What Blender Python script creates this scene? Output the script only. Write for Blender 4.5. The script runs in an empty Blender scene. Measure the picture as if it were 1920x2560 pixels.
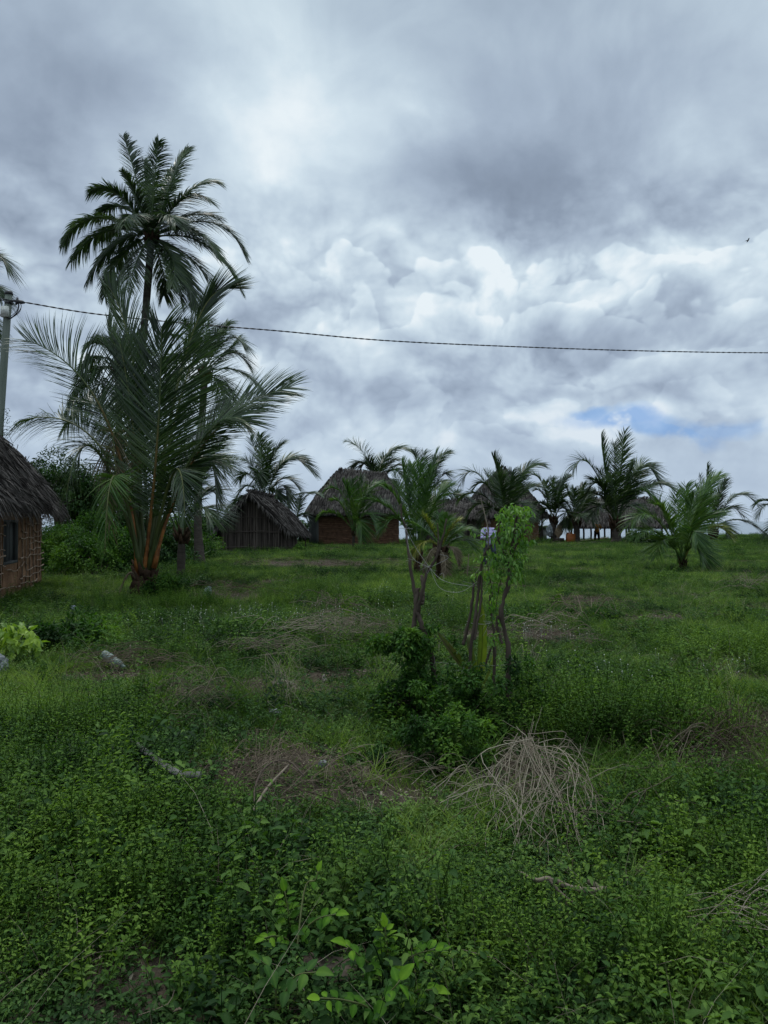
import bpy, math, random
import numpy as np
from mathutils import Vector, Matrix, noise as mnoise

R = math.radians
PI = math.pi
random.seed(7)
rng = np.random.default_rng(7)
sc = bpy.context.scene
COL = sc.collection

# ------------------------------------------------------------------ camera
F, CX, CY, HZ = 1934.0, 960.0, 1280.0, 1303.0   # focal length, centre and horizon in pixels of the 1920x2560 frame
EYE = 1.63
PITCH = math.atan((HZ - CY) / F)
cam_d = bpy.data.cameras.new("camera")
cam_d.sensor_fit = 'VERTICAL'
cam_d.sensor_height = 36.0
cam_d.lens = 36.0 * F / 2560.0
cam_d.clip_start = 0.05
cam_d.clip_end = 20000
cam = bpy.data.objects.new("camera", cam_d)
COL.objects.link(cam)
cam.location = (0, 0, EYE)
cam.rotation_euler = (R(90) + PITCH, 0, 0)
sc.camera = cam

# ------------------------------------------------------------------ view
sc.view_settings.view_transform = 'Standard'
sc.view_settings.look = 'None'
sc.view_settings.exposure = 0.0
sc.view_settings.gamma = 1.0

# ------------------------------------------------------------------ sky
SUN_EL, SUN_AZ = R(62), R(-25)       # behind the cloud, in front of the viewer and to the left
w = bpy.data.worlds.new("World")
sc.world = w
w.use_nodes = True
NT = w.node_tree
for n in list(NT.nodes):
    NT.nodes.remove(n)


class NB:
    """small helper that writes node maths as calls"""
    def __init__(self, nt):
        self.nt = nt

    def new(self, t):
        return self.nt.nodes.new(t)

    def put(self, sock, v):
        if isinstance(v, (int, float)):
            sock.default_value = v
        elif isinstance(v, (tuple, list)):
            sock.default_value = v
        else:
            self.nt.links.new(v, sock)

    def m(self, op, a, b=None, c=None, clamp=False):
        n = self.new('ShaderNodeMath')
        n.operation = op
        n.use_clamp = clamp
        self.put(n.inputs[0], a)
        if b is not None:
            self.put(n.inputs[1], b)
        if c is not None:
            self.put(n.inputs[2], c)
        return n.outputs[0]

    def vm(self, op, a, b=None, scale=None):
        n = self.new('ShaderNodeVectorMath')
        n.operation = op
        self.put(n.inputs[0], a)
        if b is not None:
            self.put(n.inputs[1], b)
        if scale is not None:
            self.put(n.inputs['Scale'], scale)
        return n.outputs['Value'] if op in ('LENGTH', 'DISTANCE', 'DOT_PRODUCT') else n.outputs['Vector']

    def noise(self, vec, scale, detail=4, rough=0.5, dist=0.0, col=False, lac=2.0, dim='3D', typ='FBM'):
        n = self.new('ShaderNodeTexNoise')
        n.noise_dimensions = dim
        n.noise_type = typ
        self.put(n.inputs['Vector'], vec)
        n.inputs['Scale'].default_value = scale
        n.inputs['Detail'].default_value = detail
        n.inputs['Roughness'].default_value = rough
        n.inputs['Lacunarity'].default_value = lac
        n.inputs['Distortion'].default_value = dist
        return n.outputs['Color'] if col else n.outputs['Fac']

    def comb(self, x, y, z):
        n = self.new('ShaderNodeCombineXYZ')
        for i, v in enumerate((x, y, z)):
            self.put(n.inputs[i], v)
        return n.outputs[0]

    def sep(self, v):
        n = self.new('ShaderNodeSeparateXYZ')
        self.put(n.inputs[0], v)
        return n.outputs

    def ramp(self, fac, stops, interp='LINEAR'):
        n = self.new('ShaderNodeValToRGB')
        n.color_ramp.interpolation = interp
        e = n.color_ramp.elements
        while len(e) < len(stops):
            e.new(0.5)
        for el, (p, c) in zip(e, stops):
            el.position = p
            el.color = (*c, 1) if len(c) == 3 else c
        self.put(n.inputs[0], fac)
        return n.outputs[0]

    def mapr(self, v, a, b, c=0.0, d=1.0, smooth=True):
        n = self.new('ShaderNodeMapRange')
        n.interpolation_type = 'SMOOTHSTEP' if smooth else 'LINEAR'
        self.put(n.inputs[0], v)
        for i, x in enumerate((a, b, c, d)):
            self.put(n.inputs[i + 1], x)
        return n.outputs[0]

    def mix(self, fac, a, b):
        n = self.new('ShaderNodeMix')
        n.data_type = 'RGBA'
        self.put(n.inputs[0], fac)
        self.put(n.inputs[6], a if not isinstance(a, tuple) or len(a) == 4 else (*a, 1))
        self.put(n.inputs[7], b if not isinstance(b, tuple) or len(b) == 4 else (*b, 1))
        return n.outputs[2]


def lin(r, g, b):
    return tuple(((c / 255 + 0.055) / 1.055) ** 2.4 if c > 10 else c / 255 / 12.92 for c in (r, g, b))


B = NB(NT)
tc = B.new('ShaderNodeTexCoord')
V = tc.outputs['Generated']
vx, vy, vz = B.sep(V)
AZ = B.m('ARCTAN2', vx, vy)
EL = B.m('ARCSINE', vz)
zc = B.m('ADD', B.m('MAXIMUM', vz, 0.0), 0.40)
Q = B.comb(B.m('DIVIDE', vx, zc), B.m('DIVIDE', vy, zc), 0.0)     # the flat deck of cloud, foreshortened towards the horizon
AE = B.comb(AZ, B.m('MULTIPLY', EL, 1.25), 0.0)
# domain warp, coarse and fine, so that the cloud masses get ragged edges
wn = B.vm('SUBTRACT', B.noise(AE, 3.2, 2, 0.5, col=True, dim='2D'), (0.5, 0.5, 0.5))
wf = B.vm('SUBTRACT', B.noise(AE, 9.0, 5, 0.55, col=True, dim='2D'), (0.5, 0.5, 0.5))
AEW = B.vm('ADD', B.vm('ADD', AE, B.vm('SCALE', wn, scale=0.13)), B.vm('SCALE', wf, scale=0.07))
ax, ay, _ = B.sep(AEW)


def blob(px, py, sx, sy, amp, edge=None, rot=0.0):
    """a cloud mass centred on a direction; sx, sy in degrees"""
    mp = B.new('ShaderNodeMapping')
    mp.vector_type = 'TEXTURE'
    k = 2.3 if edge is None else 1.0 + edge
    mp.inputs['Location'].default_value = (math.atan((px - CX) / F), math.atan((HZ - py) / math.hypot(F, px - CX)) * 1.25, 0)
    mp.inputs['Rotation'].default_value = (0, 0, R(rot))
    mp.inputs['Scale'].default_value = (R(sx) * k, R(sy) * 1.25 * k, 1)
    B.put(mp.inputs['Vector'], AEW)
    g = B.new('ShaderNodeTexGradient')
    g.gradient_type = 'QUADRATIC_SPHERE' if edge is None else 'SPHERICAL'
    B.put(g.inputs['Vector'], mp.outputs[0])
    g = g.outputs['Fac']
    if edge is not None:
        g = B.mapr(g, 0.0, 2 * edge / (1 + edge))
    return g, amp


acc = None
BL = [  # px, py, sx, sy, amp, edge, rot
    (60, 150, 9, 9, -0.20, None, 0), (150, 420, 8, 3.5, -0.13, None, 10), (330, 130, 7, 4, -0.10, None, 0),
    (620, 60, 10, 3, 0.10, None, 0), (620, 330, 8, 6, 0.20, None, 0), (760, 250, 4, 5, 0.15, None, 40),
    (430, 300, 6, 3, 0.14, None, 10), (680, 400, 3, 4, 0.24, None, 70), (60, 300, 7, 6, -0.08, None, 0), (230, 340, 4, 2, 0.10, None, 0),
    (1030, 280, 3, 1.6, 0.25, None, -30), (560, 350, 2, 2, -0.10, None, 0),
    (1150, 170, 8, 4, -0.10, None, 0), (1300, 240, 4.5, 2.0, 0.13, None, -40), (1350, 40, 9, 3, 0.02, None, 0),
    (1400, 300, 8, 4.5, -0.17, None, 20), (950, 430, 8, 3.2, -0.17, None, 0), (1260, 500, 10, 2.4, -0.24, None, 0),
    (1780, 260, 5, 3.5, 0.12, None, 50), (1700, 540, 8, 3.2, -0.20, None, -15), (1850, 130, 8, 3, -0.03, None, -20),
    (1180, 640, 11, 2.4, 0.10, None, 0), (1000, 575, 6, 1.6, 0.07, None, 0),
    (1090, 690, 3.4, 2.6, 0.10, 0.3, 0), (900, 625, 3.0, 1.9, 0.10, 0.3, -20), (1400, 740, 9.0, 3.0, 0.09, 0.3, 0), (1240, 655, 4.0, 1.8, 0.10, 0.2, 0),
    (1100, 790, 3.6, 2.6, 0.14, 0.25, 0), (1690, 690, 6, 2.2, 0.10, 0.3, 0), (1090, 730, 1.8, 1.6, -0.15, 0.4, 0),
    (880, 760, 3.0, 4.5, -0.22, None, 25), (1520, 800, 6, 1.3, -0.12, None, 0), (1850, 760, 4, 1.5, -0.06, None, 0),
    (830, 830, 2.5, 1.8, 0.16, 0.3, 0), (960, 900, 4, 1.2, 0.12, 0.4, -20),
    (1650, 900, 7, 1.1, 0.14, 0.25, 0), (1500, 950, 11, 1.4, -0.12, None, 0), (1450, 935, 8, 0.9, -0.09, None, 0), (1300, 905, 7, 1.4, -0.12, None, 0),
    (1050, 1000, 7, 1.8, -0.13, None, 0), (1550, 1060, 3.2, 1.6, 0.17, 0.25, 0), (1250, 1075, 7, 1.5, 0.12, 0.3, 0),
    (1800, 1040, 6, 1.3, 0.10, 0.4, 0),
    (120, 760, 6, 6, -0.10, None, 0), (80, 520, 6, 4, 0.02, None, 0), (60, 880, 6, 2, -0.08, None, 0), (650, 980, 8, 2.2, -0.09, None, 0),
    (650, 640, 6, 5, 0.05, None, 0), (100, 1050, 6, 2, 0.08, None, 0), (700, 880, 4, 2, -0.04, None, 0),
]
for b in BL:
    g, amp = blob(*b)
    acc = B.m('MULTIPLY', g, amp) if acc is None else B.m('MULTIPLY_ADD', g, amp, acc)
deck = B.noise(Q, 2.1, 5, 0.52, dim='2D')
P2 = B.vm('ADD', AE, B.vm('SCALE', wn, scale=0.12))
heap = B.noise(P2, 4.6, 6, 0.52, dim='2D')
heap_up = B.noise(B.vm('ADD', P2, (0.012, 0.030, 0.0)), 4.6, 5, 0.52, dim='2D')
relief = B.m('SUBTRACT', heap, heap_up)          # tops catch the light, undersides are grey
crease = B.m('ABSOLUTE', B.m('SUBTRACT', B.noise(B.vm('ADD', AE, B.vm('SCALE', wn, scale=0.04)), 14.0, 3, 0.5, dim='2D'), 0.5))
lowmask = B.m('MULTIPLY', B.mapr(EL, 0.02, 0.12), B.mapr(EL, 0.46, 0.30))
bright = B.m('MULTIPLY_ADD', acc, 1.05, 0.645)
bright = B.m('MULTIPLY_ADD', B.m('SUBTRACT', deck, 0.5), 0.34, bright)
bright = B.m('MULTIPLY_ADD', B.m('SUBTRACT', heap, 0.5), 0.30, bright)
bright = B.m('MULTIPLY_ADD', relief, B.m('MULTIPLY_ADD', lowmask, 1.15, 0.35), bright)
bright = B.m('MULTIPLY_ADD', B.m('MULTIPLY', B.m('SUBTRACT', crease, 0.08), lowmask), 0.9, bright)
# heaped cloud: ragged rounded tops, bright along the rim and greyer lower down
nbig = B.m('ABSOLUTE', B.m('SUBTRACT', B.noise(AE, 6.5, 2, 0.5, dim='2D'), 0.5))
ELs = B.m('MULTIPLY', EL, 1.25)
lump = B.m('MULTIPLY_ADD', crease, 0.10, B.m('MULTIPLY_ADD', nbig, 0.30, -0.06))


def elev(px, py):
    return math.atan((HZ - py) / math.hypot(F, px - CX)) * 1.25


for (px, py, slope, amp, a0, a1, a2, a3, wid) in [(1300, 600, -0.03, 0.165, -0.16, -0.06, 9, 10, .075), (1200, 735, 0.02, 0.15, -0.14, -0.04, 9, 10, .06), (1650, 862, 0.0, 0.13, 0.16, 0.26, 9, 10, .035),
                                                  (1300, 985, -0.02, 0.10, -0.05, 0.05, 9, 10, .04), (500, 790, 0.10, 0.08, -0.5, -0.3, -0.05, -0.15, .08), (300, 1010, 0.0, 0.07, -0.6, -0.4, 0.0, -0.1, .06)]:
    edge = B.m('ADD', B.m('MULTIPLY_ADD', AZ, slope, B.m('SUBTRACT', elev(px, py), ELs)), lump)
    up_ = B.mapr(edge, 0.0, 0.010)
    fall = B.mapr(edge, wid * 1.6, 0.0)
    part_ = B.m('MULTIPLY', B.mapr(AZ, a0, a1), B.mapr(AZ, a2, a3) if a2 < 5 else 1.0)
    bright = B.m('MULTIPLY_ADD', B.m('MULTIPLY', B.m('MULTIPLY', up_, fall), part_), amp, bright)
# cloud brightness added overhead, above the view, to light the scene from above
bright = B.m('ADD', bright, B.mapr(EL, 0.85, 1.3, 0.0, 0.35))
cloud = B.ramp(bright, [(0.0, lin(118, 131, 150)), (0.30, lin(142, 157, 177)), (0.50, lin(166, 182, 201)),
                        (0.70, lin(190, 207, 222)), (0.86, lin(210, 226, 237)), (1.0, lin(232, 242, 248))])
# towards the horizon the cloud turns a little bluer, upwards a little greener
cloud = B.mix(B.mapr(EL, 0.30, 0.02, 0.0, 0.35), cloud, lin(176, 194, 218))
cloud = B.mix(B.mapr(EL, 0.45, 0.75, 0.0, 0.22), cloud, lin(165, 186, 190))
boost = B.new('ShaderNodeVectorMath')
boost.operation = 'SCALE'
NT.links.new(cloud, boost.inputs[0])
NT.links.new(B.mapr(EL, 0.60, 1.25, 10.0, 26.0), boost.inputs['Scale'])     # the Background below has strength 0.1; an overcast sky is brightest overhead
skyt = B.new('ShaderNodeTexSky')
skyt.sky_type = 'NISHITA'
skyt.sun_disc = False
skyt.sun_elevation = SUN_EL
skyt.sun_rotation = SUN_AZ
skyt.air_density = 1.3
skyt.ozone_density = 3.0
gap = None
for b in [(1590, 1035, 3.0, 0.75, 1.0, 0.6, -12), (1500, 1012, 1.6, 0.5, 0.9, 0.5, 0), (1650, 1065, 3, 0.8, 0.9, 0.5, -25), (1760, 1070, 4, 0.6, 0.6, 0.6, 0), (1500, 1030, 2.2, 0.6, .5, .6, 0)]:
    g, amp = blob(*b)
    g = B.m('MULTIPLY', g, amp)
    gap = g if gap is None else B.m('MAXIMUM', gap, g)
gap = B.m('MULTIPLY', gap, B.mapr(B.noise(AE, 14, 4, 0.6, dim='2D'), 0.25, 0.47))
blue = B.mix(0.88, skyt.outputs[0], tuple(10 * c for c in lin(98, 156, 224)))
total = B.mix(B.m('MULTIPLY', gap, 0.72), boost.outputs[0], blue)
bg = B.new('ShaderNodeBackground')
bg.inputs['Strength'].default_value = 0.1
NT.links.new(total, bg.inputs['Color'])
ow = B.new('ShaderNodeOutputWorld')
NT.links.new(bg.outputs[0], ow.inputs['Surface'])
w.cycles.sampling_method = 'MANUAL'
w.cycles.sample_map_resolution = 512

# ------------------------------------------------------------------ sun (hidden behind the overcast: weak and very soft)
sun_d = bpy.data.lights.new("sun", 'SUN')
sun_d.energy = 1.1
sun_d.angle = R(14)
sun_d.color = (1.0, 0.96, 0.90)
sun = bpy.data.objects.new("sun", sun_d)
COL.objects.link(sun)
sdir = Vector((math.sin(SUN_AZ) * math.cos(SUN_EL), math.cos(SUN_AZ) * math.cos(SUN_EL), math.sin(SUN_EL)))
sun.rotation_euler = (-sdir).to_track_quat('-Z', 'Y').to_euler()

# ------------------------------------------------------------------ placing things
_c, _s = math.cos(PITCH), math.sin(PITCH)


def P(px, py, d):
    """the point seen at (px, py) whose distance in front of the viewer (along the ground) is d"""
    a, b = (px - CX) / F, (CY - py) / F
    x, y, z = a, _c - b * _s, _s + b * _c
    k = d / y
    return Vector((x * k, d, EYE + z * k))


def sstep(a, b, x):
    t = np.clip((x - a) / (b - a), 0, 1)
    return t * t * (3 - 2 * t)


_vt = np.random.default_rng(3).random((256, 256))


def vnoise(x, y, s=1.0, o=0):
    """value noise on arrays, 0..1"""
    x = np.asarray(x, float) * s + 37.7 + o * 13.1
    y = np.asarray(y, float) * s + 91.3 + o * 7.7
    xi, yi = np.floor(x).astype(int), np.floor(y).astype(int)
    fx, fy = x - xi, y - yi
    fx, fy = fx * fx * (3 - 2 * fx), fy * fy * (3 - 2 * fy)
    g = lambda i, j: _vt[i & 255, j & 255]
    return (g(xi, yi) * (1 - fx) + g(xi + 1, yi) * fx) * (1 - fy) + (g(xi, yi + 1) * (1 - fx) + g(xi + 1, yi + 1) * fx) * fy


def fbm(x, y, s=1.0, o=0, n=3):
    v, a, t = 0, 1.0, 0
    for k in range(n):
        v = v + a * vnoise(x, y, s * 2 ** k, o + k)
        t += a
        a *= 0.5
    return v / t


def gz(x, y):
    """height of the ground"""
    x, y = np.asarray(x, float), np.asarray(y, float)
    z = 0.16 * (fbm(x, y, 0.35, 1) - 0.5) + 0.05 * (vnoise(x, y, 1.6, 2) - 0.5)
    z = z - 0.10 * sstep(3, 0, y)
    z = z + 0.40 * sstep(8, 26, x) * sstep(30, 60, y) - 0.10 * sstep(9, 12, x) * sstep(22, 18, x) * sstep(48, 60, y)
    z = z + 0.35 * sstep(-14, -30, x) * sstep(22, 60, y)
    z = z - 2.9 * sstep(63, 84, y)
    return z


def G(x, y):
    return Vector((x, y, float(gz(x, y))))


def GP(px, d):
    """ground point under pixel column px at distance d"""
    return G((px - CX) / F * d, d)


def GD(px, py):
    """ground point seen at pixel (px, py)"""
    d = EYE * F / (py - HZ)
    for _ in range(6):
        x = (px - CX) / F * d
        d = 0.5 * d + 0.5 * (EYE - float(gz(x, d))) * F / (py - HZ)
    return G((px - CX) / F * d, d)


# ------------------------------------------------------------------ materials
def new_mat(name):
    m = bpy.data.materials.new(name)
    m.use_nodes = True
    for n in list(m.node_tree.nodes):
        m.node_tree.nodes.remove(n)
    b = NB(m.node_tree)
    out = b.new('ShaderNodeOutputMaterial')
    return m, b, out


def attr(b, name='tint'):
    n = b.new('ShaderNodeAttribute')
    n.attribute_name = name
    return n.outputs['Fac']


def principled(b, out, col, rough=0.8, spec=0.3, bump=None, dist=0.02, trans=0.0, tcol=None):
    p = b.new('ShaderNodeBsdfPrincipled')
    b.put(p.inputs['Base Color'], col if not isinstance(col, tuple) else (*col[:3], 1))
    b.put(p.inputs['Roughness'], rough)
    p.inputs['Specular IOR Level'].default_value = spec
    if bump is not None:
        bn = b.new('ShaderNodeBump')
        bn.inputs['Strength'].default_value = 0.7
        bn.inputs['Distance'].default_value = dist
        b.put(bn.inputs['Height'], bump)
        b.nt.links.new(bn.outputs[0], p.inputs['Normal'])
    sh = p.outputs[0]
    if trans > 0:
        t = b.new('ShaderNodeBsdfTranslucent')
        b.put(t.inputs['Color'], tcol if tcol is not None else (col if not isinstance(col, tuple) else (*col[:3], 1)))
        mx = b.new('ShaderNodeMixShader')
        mx.inputs[0].default_value = trans
        b.nt.links.new(sh, mx.inputs[1])
        b.nt.links.new(t.outputs[0], mx.inputs[2])
        sh = mx.outputs[0]
    b.nt.links.new(sh, out.inputs['Surface'])
    return p


def wpos(b):
    n = b.new('ShaderNodeNewGeometry')
    return n.outputs['Position']


def leaf_mat(name, dark, mid, light, rough=0.55, spec=0.3, trans=0.25, inst=False, patch=0.35):
    """foliage whose colour runs from dark to light leaf by leaf (tint), plant by plant, and in patches over the ground"""
    m, b, out = new_mat(name)
    t = attr(b)
    if inst:
        oi = b.new('ShaderNodeObjectInfo')
        t = b.m('MULTIPLY_ADD', b.m('SUBTRACT', oi.outputs['Random'], 0.5), 0.6, t)
    n = b.noise(wpos(b), patch, 2, 0.5)
    t = b.m('MULTIPLY_ADD', b.m('SUBTRACT', n, 0.5), 1.9, t)
    t = b.m('MULTIPLY_ADD', b.m('SUBTRACT', b.noise(wpos(b), patch * 6, 2, 0.5), 0.5), 0.9, t)
    c = b.ramp(t, [(0.0, dark), (0.5, mid), (1.0, light)])
    tc = b.vm('MULTIPLY', c, (1.5, 1.6, 0.7))
    principled(b, out, c, rough, spec, trans=trans, tcol=tc)
    return m


def stuff_mat(name, c1, c2, scale=3.0, rough=0.85, spec=0.2, detail=5, bump=0.01, stretch=(1, 1, 1), tint=0.35, bscale=None, trans=0.0):
    m, b, out = new_mat(name)
    tcn = b.new('ShaderNodeTexCoord')
    v = b.vm('MULTIPLY', tcn.outputs['Object'], stretch)
    n = b.noise(v, scale, detail, 0.6)
    f = b.m('MULTIPLY_ADD', b.m('SUBTRACT', n, 0.5), 2.0, 0.5)
    f = b.m('MULTIPLY_ADD', b.m('SUBTRACT', attr(b), 0.5), tint * 2, f, clamp=True)
    c = b.mix(f, c1, c2)
    h = b.noise(v, bscale or scale * 3, 6, 0.65)
    principled(b, out, c, rough, spec, bump=h, dist=bump, trans=trans)
    return m


M = {}
M['palm'] = leaf_mat('palm_leaf', (.010, .022, .009), (.028, .058, .016), (.070, .115, .028), 0.40, 0.5, 0.2, patch=0.6)
M['palm_fresh'] = leaf_mat('palm_leaf_young', (.018, .050, .010), (.045, .110, .020), (.11, .19, .035), 0.42, 0.45, 0.28, patch=0.6)
M['palm_yellow'] = leaf_mat('palm_leaf_yellowing', (.06, .10, .02), (.16, .20, .035), (.30, .27, .06), 0.5, 0.4, 0.3, patch=0.6)
M['palm_dry'] = leaf_mat('palm_leaf_dry', (.07, .055, .035), (.15, .12, .08), (.25, .21, .15), 0.8, 0.15, 0.15, patch=0.6)
M['rachis'] = stuff_mat('palm_midrib', (.05, .07, .02), (.11, .12, .035), 4, 0.5, 0.4, stretch=(1, 1, .3))
m, b, out = new_mat('palm_stalk_orange')
nn = b.noise(wpos(b), 6, 4, 0.6)
orange = b.mix(b.mapr(nn, .35, .65), (.13, .045, .014), (.30, .115, .028))
principled(b, out, b.mix(attr(b), orange, (.06, .085, .022)), 0.5, 0.4, bump=nn, dist=0.004)
M['stalk'] = m
M['trunk'] = stuff_mat('palm_trunk_bark', (.035, .028, .024), (.10, .085, .07), 2.5, 0.9, 0.1, bump=0.03, stretch=(1, 1, 3.5))
M['fibre'] = stuff_mat('palm_base_fibre', (.025, .016, .011), (.09, .055, .035), 6, 0.9, 0.1, bump=0.03)
M['herb'] = leaf_mat('herb_leaf', (.009, .029, .007), (.034, .084, .016), (.098, .175, .030), 0.6, 0.12, 0.30, inst=True)
M['weed'] = leaf_mat('weed_leaf', (.024, .062, .009), (.064, .130, .018), (.145, .235, .034), 0.6, 0.12, 0.35, inst=True)
M['creep'] = leaf_mat('creeping_leaf', (.016, .044, .011), (.054, .114, .025), (.120, .195, .042), 0.6, 0.14, 0.2, inst=True)
M['grass'] = leaf_mat('grass_blade', (.032, .080, .013), (.110, .188, .034), (.225, .310, .072), 0.6, 0.12, 0.3, inst=True)
M['straw'] = leaf_mat('dry_straw', (.075, .060, .040), (.165, .135, .096), (.30, .26, .195), 0.75, 0.2, 0.05, inst=True)
M['litter'] = leaf_mat('leaf_litter', (.040, .030, .020), (.095, .072, .050), (.19, .15, .11), 0.85, 0.1, 0.05, inst=True)
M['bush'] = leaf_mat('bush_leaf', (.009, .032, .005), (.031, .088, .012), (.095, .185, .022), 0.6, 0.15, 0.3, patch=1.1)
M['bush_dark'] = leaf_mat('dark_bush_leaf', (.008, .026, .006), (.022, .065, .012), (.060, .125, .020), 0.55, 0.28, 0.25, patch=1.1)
M['bright'] = leaf_mat('bright_leaf', (.03, .085, .012), (.075, .18, .022), (.15, .28, .04), 0.45, 0.35, 0.35, patch=2.0)
M['lime'] = leaf_mat('lime_leaf', (.07, .14, .014), (.14, .24, .025), (.27, .38, .045), 0.45, 0.35, 0.35, patch=2.0)
M['sapling'] = leaf_mat('sapling_leaf', (.020, .070, .006), (.060, .15, .012), (.17, .31, .025), 0.6, 0.08, 0.35, patch=3.0)
M['banana'] = leaf_mat('broad_leaf', (.05, .05, .012), (.075, .12, .015), (.15, .20, .025), 0.4, 0.4, 0.35, patch=3.0)
M['bark'] = stuff_mat('dead_bark', (.030, .022, .018), (.115, .09, .07), 9, 0.9, 0.1, bump=0.008, stretch=(1, 1, .35))
M['pale_wood'] = stuff_mat('bare_grey_wood', (.10, .08, .06), (.26, .21, .16), 9, 0.85, 0.15, bump=0.003, stretch=(1, 1, .3))
M['grey_wood'] = stuff_mat('weathered_wood', (.055, .054, .048), (.135, .132, .12), 8, 0.85, 0.15, bump=0.004)
M['thatch'] = stuff_mat('palm_thatch', (.036, .031, .029), (.145, .130, .120), 2.2, 0.9, 0.12, bump=0.01, tint=0.55)
M['thatch_base'] = stuff_mat('thatch_underlayer', (.020, .017, .016), (.055, .048, .045), 3, 0.95, 0.05, bump=0.02)
M['mud'] = stuff_mat('mud_wall', (.13, .070, .040), (.31, .18, .105), 3.5, 0.95, 0.08, bump=0.05, bscale=7)
M['mud_dark'] = stuff_mat('dark_mud_wall', (.065, .036, .024), (.15, .085, .055), 4.5, 0.95, 0.08, bump=0.06, bscale=8)
M['lath'] = stuff_mat('wall_sticks', (.16, .105, .07), (.40, .30, .22), 6, 0.85, 0.15, bump=0.004)
M['reed'] = stuff_mat('reed_wall', (.045, .037, .032), (.135, .110, .094), 7, 0.9, 0.12, bump=0.008, stretch=(1, 1, .12), tint=0.6)
M['board'] = stuff_mat('old_boards', (.04, .042, .042), (.115, .12, .115), 6, 0.85, 0.2, bump=0.003, stretch=(1, 1, .15))
M['dark'] = stuff_mat('dark_opening', (.008, .008, .008), (.016, .015, .014), 3, 0.95, 0.05)
M['pole'] = stuff_mat('treated_pole', (.10, .125, .10), (.185, .205, .17), 3, 0.7, 0.25, bump=0.003, stretch=(3, 3, .25))
M['meter'] = stuff_mat('meter_box', (.40, .40, .36), (.55, .55, .50), 3, 0.5, 0.4, bump=0.001)
M['cable'] = stuff_mat('black_cable', (.012, .012, .014), (.035, .035, .038), 10, 0.5, 0.4, bump=0.001)
M['twine'] = stuff_mat('thin_twine', (.22, .21, .20), (.38, .37, .35), 30, 0.7, 0.3)
M['plastic_green'] = stuff_mat('pale_green_plastic', (.09, .13, .11), (.17, .22, .19), 6, 0.4, 0.5, bump=0.01)
M['plastic_white'] = stuff_mat('dirty_white_plastic', (.10, .11, .11), (.22, .23, .235), 8, 0.5, 0.4, bump=0.01)
M['plastic_blue'] = stuff_mat('dull_blue_plastic', (.10, .12, .17), (.20, .23, .30), 8, 0.5, 0.4, bump=0.01)
M['rag'] = stuff_mat('black_rag', (.006, .006, .007), (.018, .018, .018), 8, 0.9, 0.1, bump=0.02)
M['stone'] = stuff_mat('flat_stone', (.17, .15, .12), (.32, .28, .23), 7, 0.85, 0.2, bump=0.01)
M['concrete'] = stuff_mat('grey_concrete', (.18, .185, .18), (.34, .35, .34), 5, 0.9, 0.15, bump=0.01)
M['orange'] = stuff_mat('orange_plastic', (.28, .08, .02), (.42, .13, .03), 5, 0.5, 0.4, bump=0.001)
M['cloth_tan'] = stuff_mat('tan_sacking', (.20, .15, .10), (.34, .26, .17), 9, 0.9, 0.1, bump=0.02)
M['cloth_grey'] = stuff_mat('grey_sacking', (.16, .18, .19), (.32, .34, .35), 9, 0.9, 0.1, bump=0.02)
M['skin'] = stuff_mat('dark_skin', (.035, .020, .013), (.060, .034, .022), 12, 0.5, 0.4, bump=0.0005)
M['hair'] = stuff_mat('black_hair', (.006, .005, .005), (.012, .011, .010), 60, 0.9, 0.1, bump=0.004)
M['shirt'] = stuff_mat('lavender_shirt', (.40, .36, .58), (.58, .54, .76), 5, 0.8, 0.15, bump=0.01)
M['trouser'] = stuff_mat('slate_trousers', (.030, .038, .055), (.060, .072, .098), 6, 0.85, 0.15, bump=0.01)
M['shoe'] = stuff_mat('pale_shoe', (.25, .25, .25), (.4, .4, .4), 6, 0.7, 0.2)
M['eye'] = stuff_mat('eye_white', (.5, .48, .45), (.6, .58, .55), 6, 0.3, 0.5)
M['ochre'] = stuff_mat('ochre_shirt', (.14, .065, .012), (.24, .11, .02), 5, 0.85, 0.1, bump=0.01)
M['bird'] = stuff_mat('dark_feathers', (.01, .01, .011), (.025, .025, .027), 9, 0.8, 0.1)
M['bloom'] = stuff_mat('white_flower', (.5, .52, .45), (.7, .7, .6), 9, 0.6, 0.2)


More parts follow.
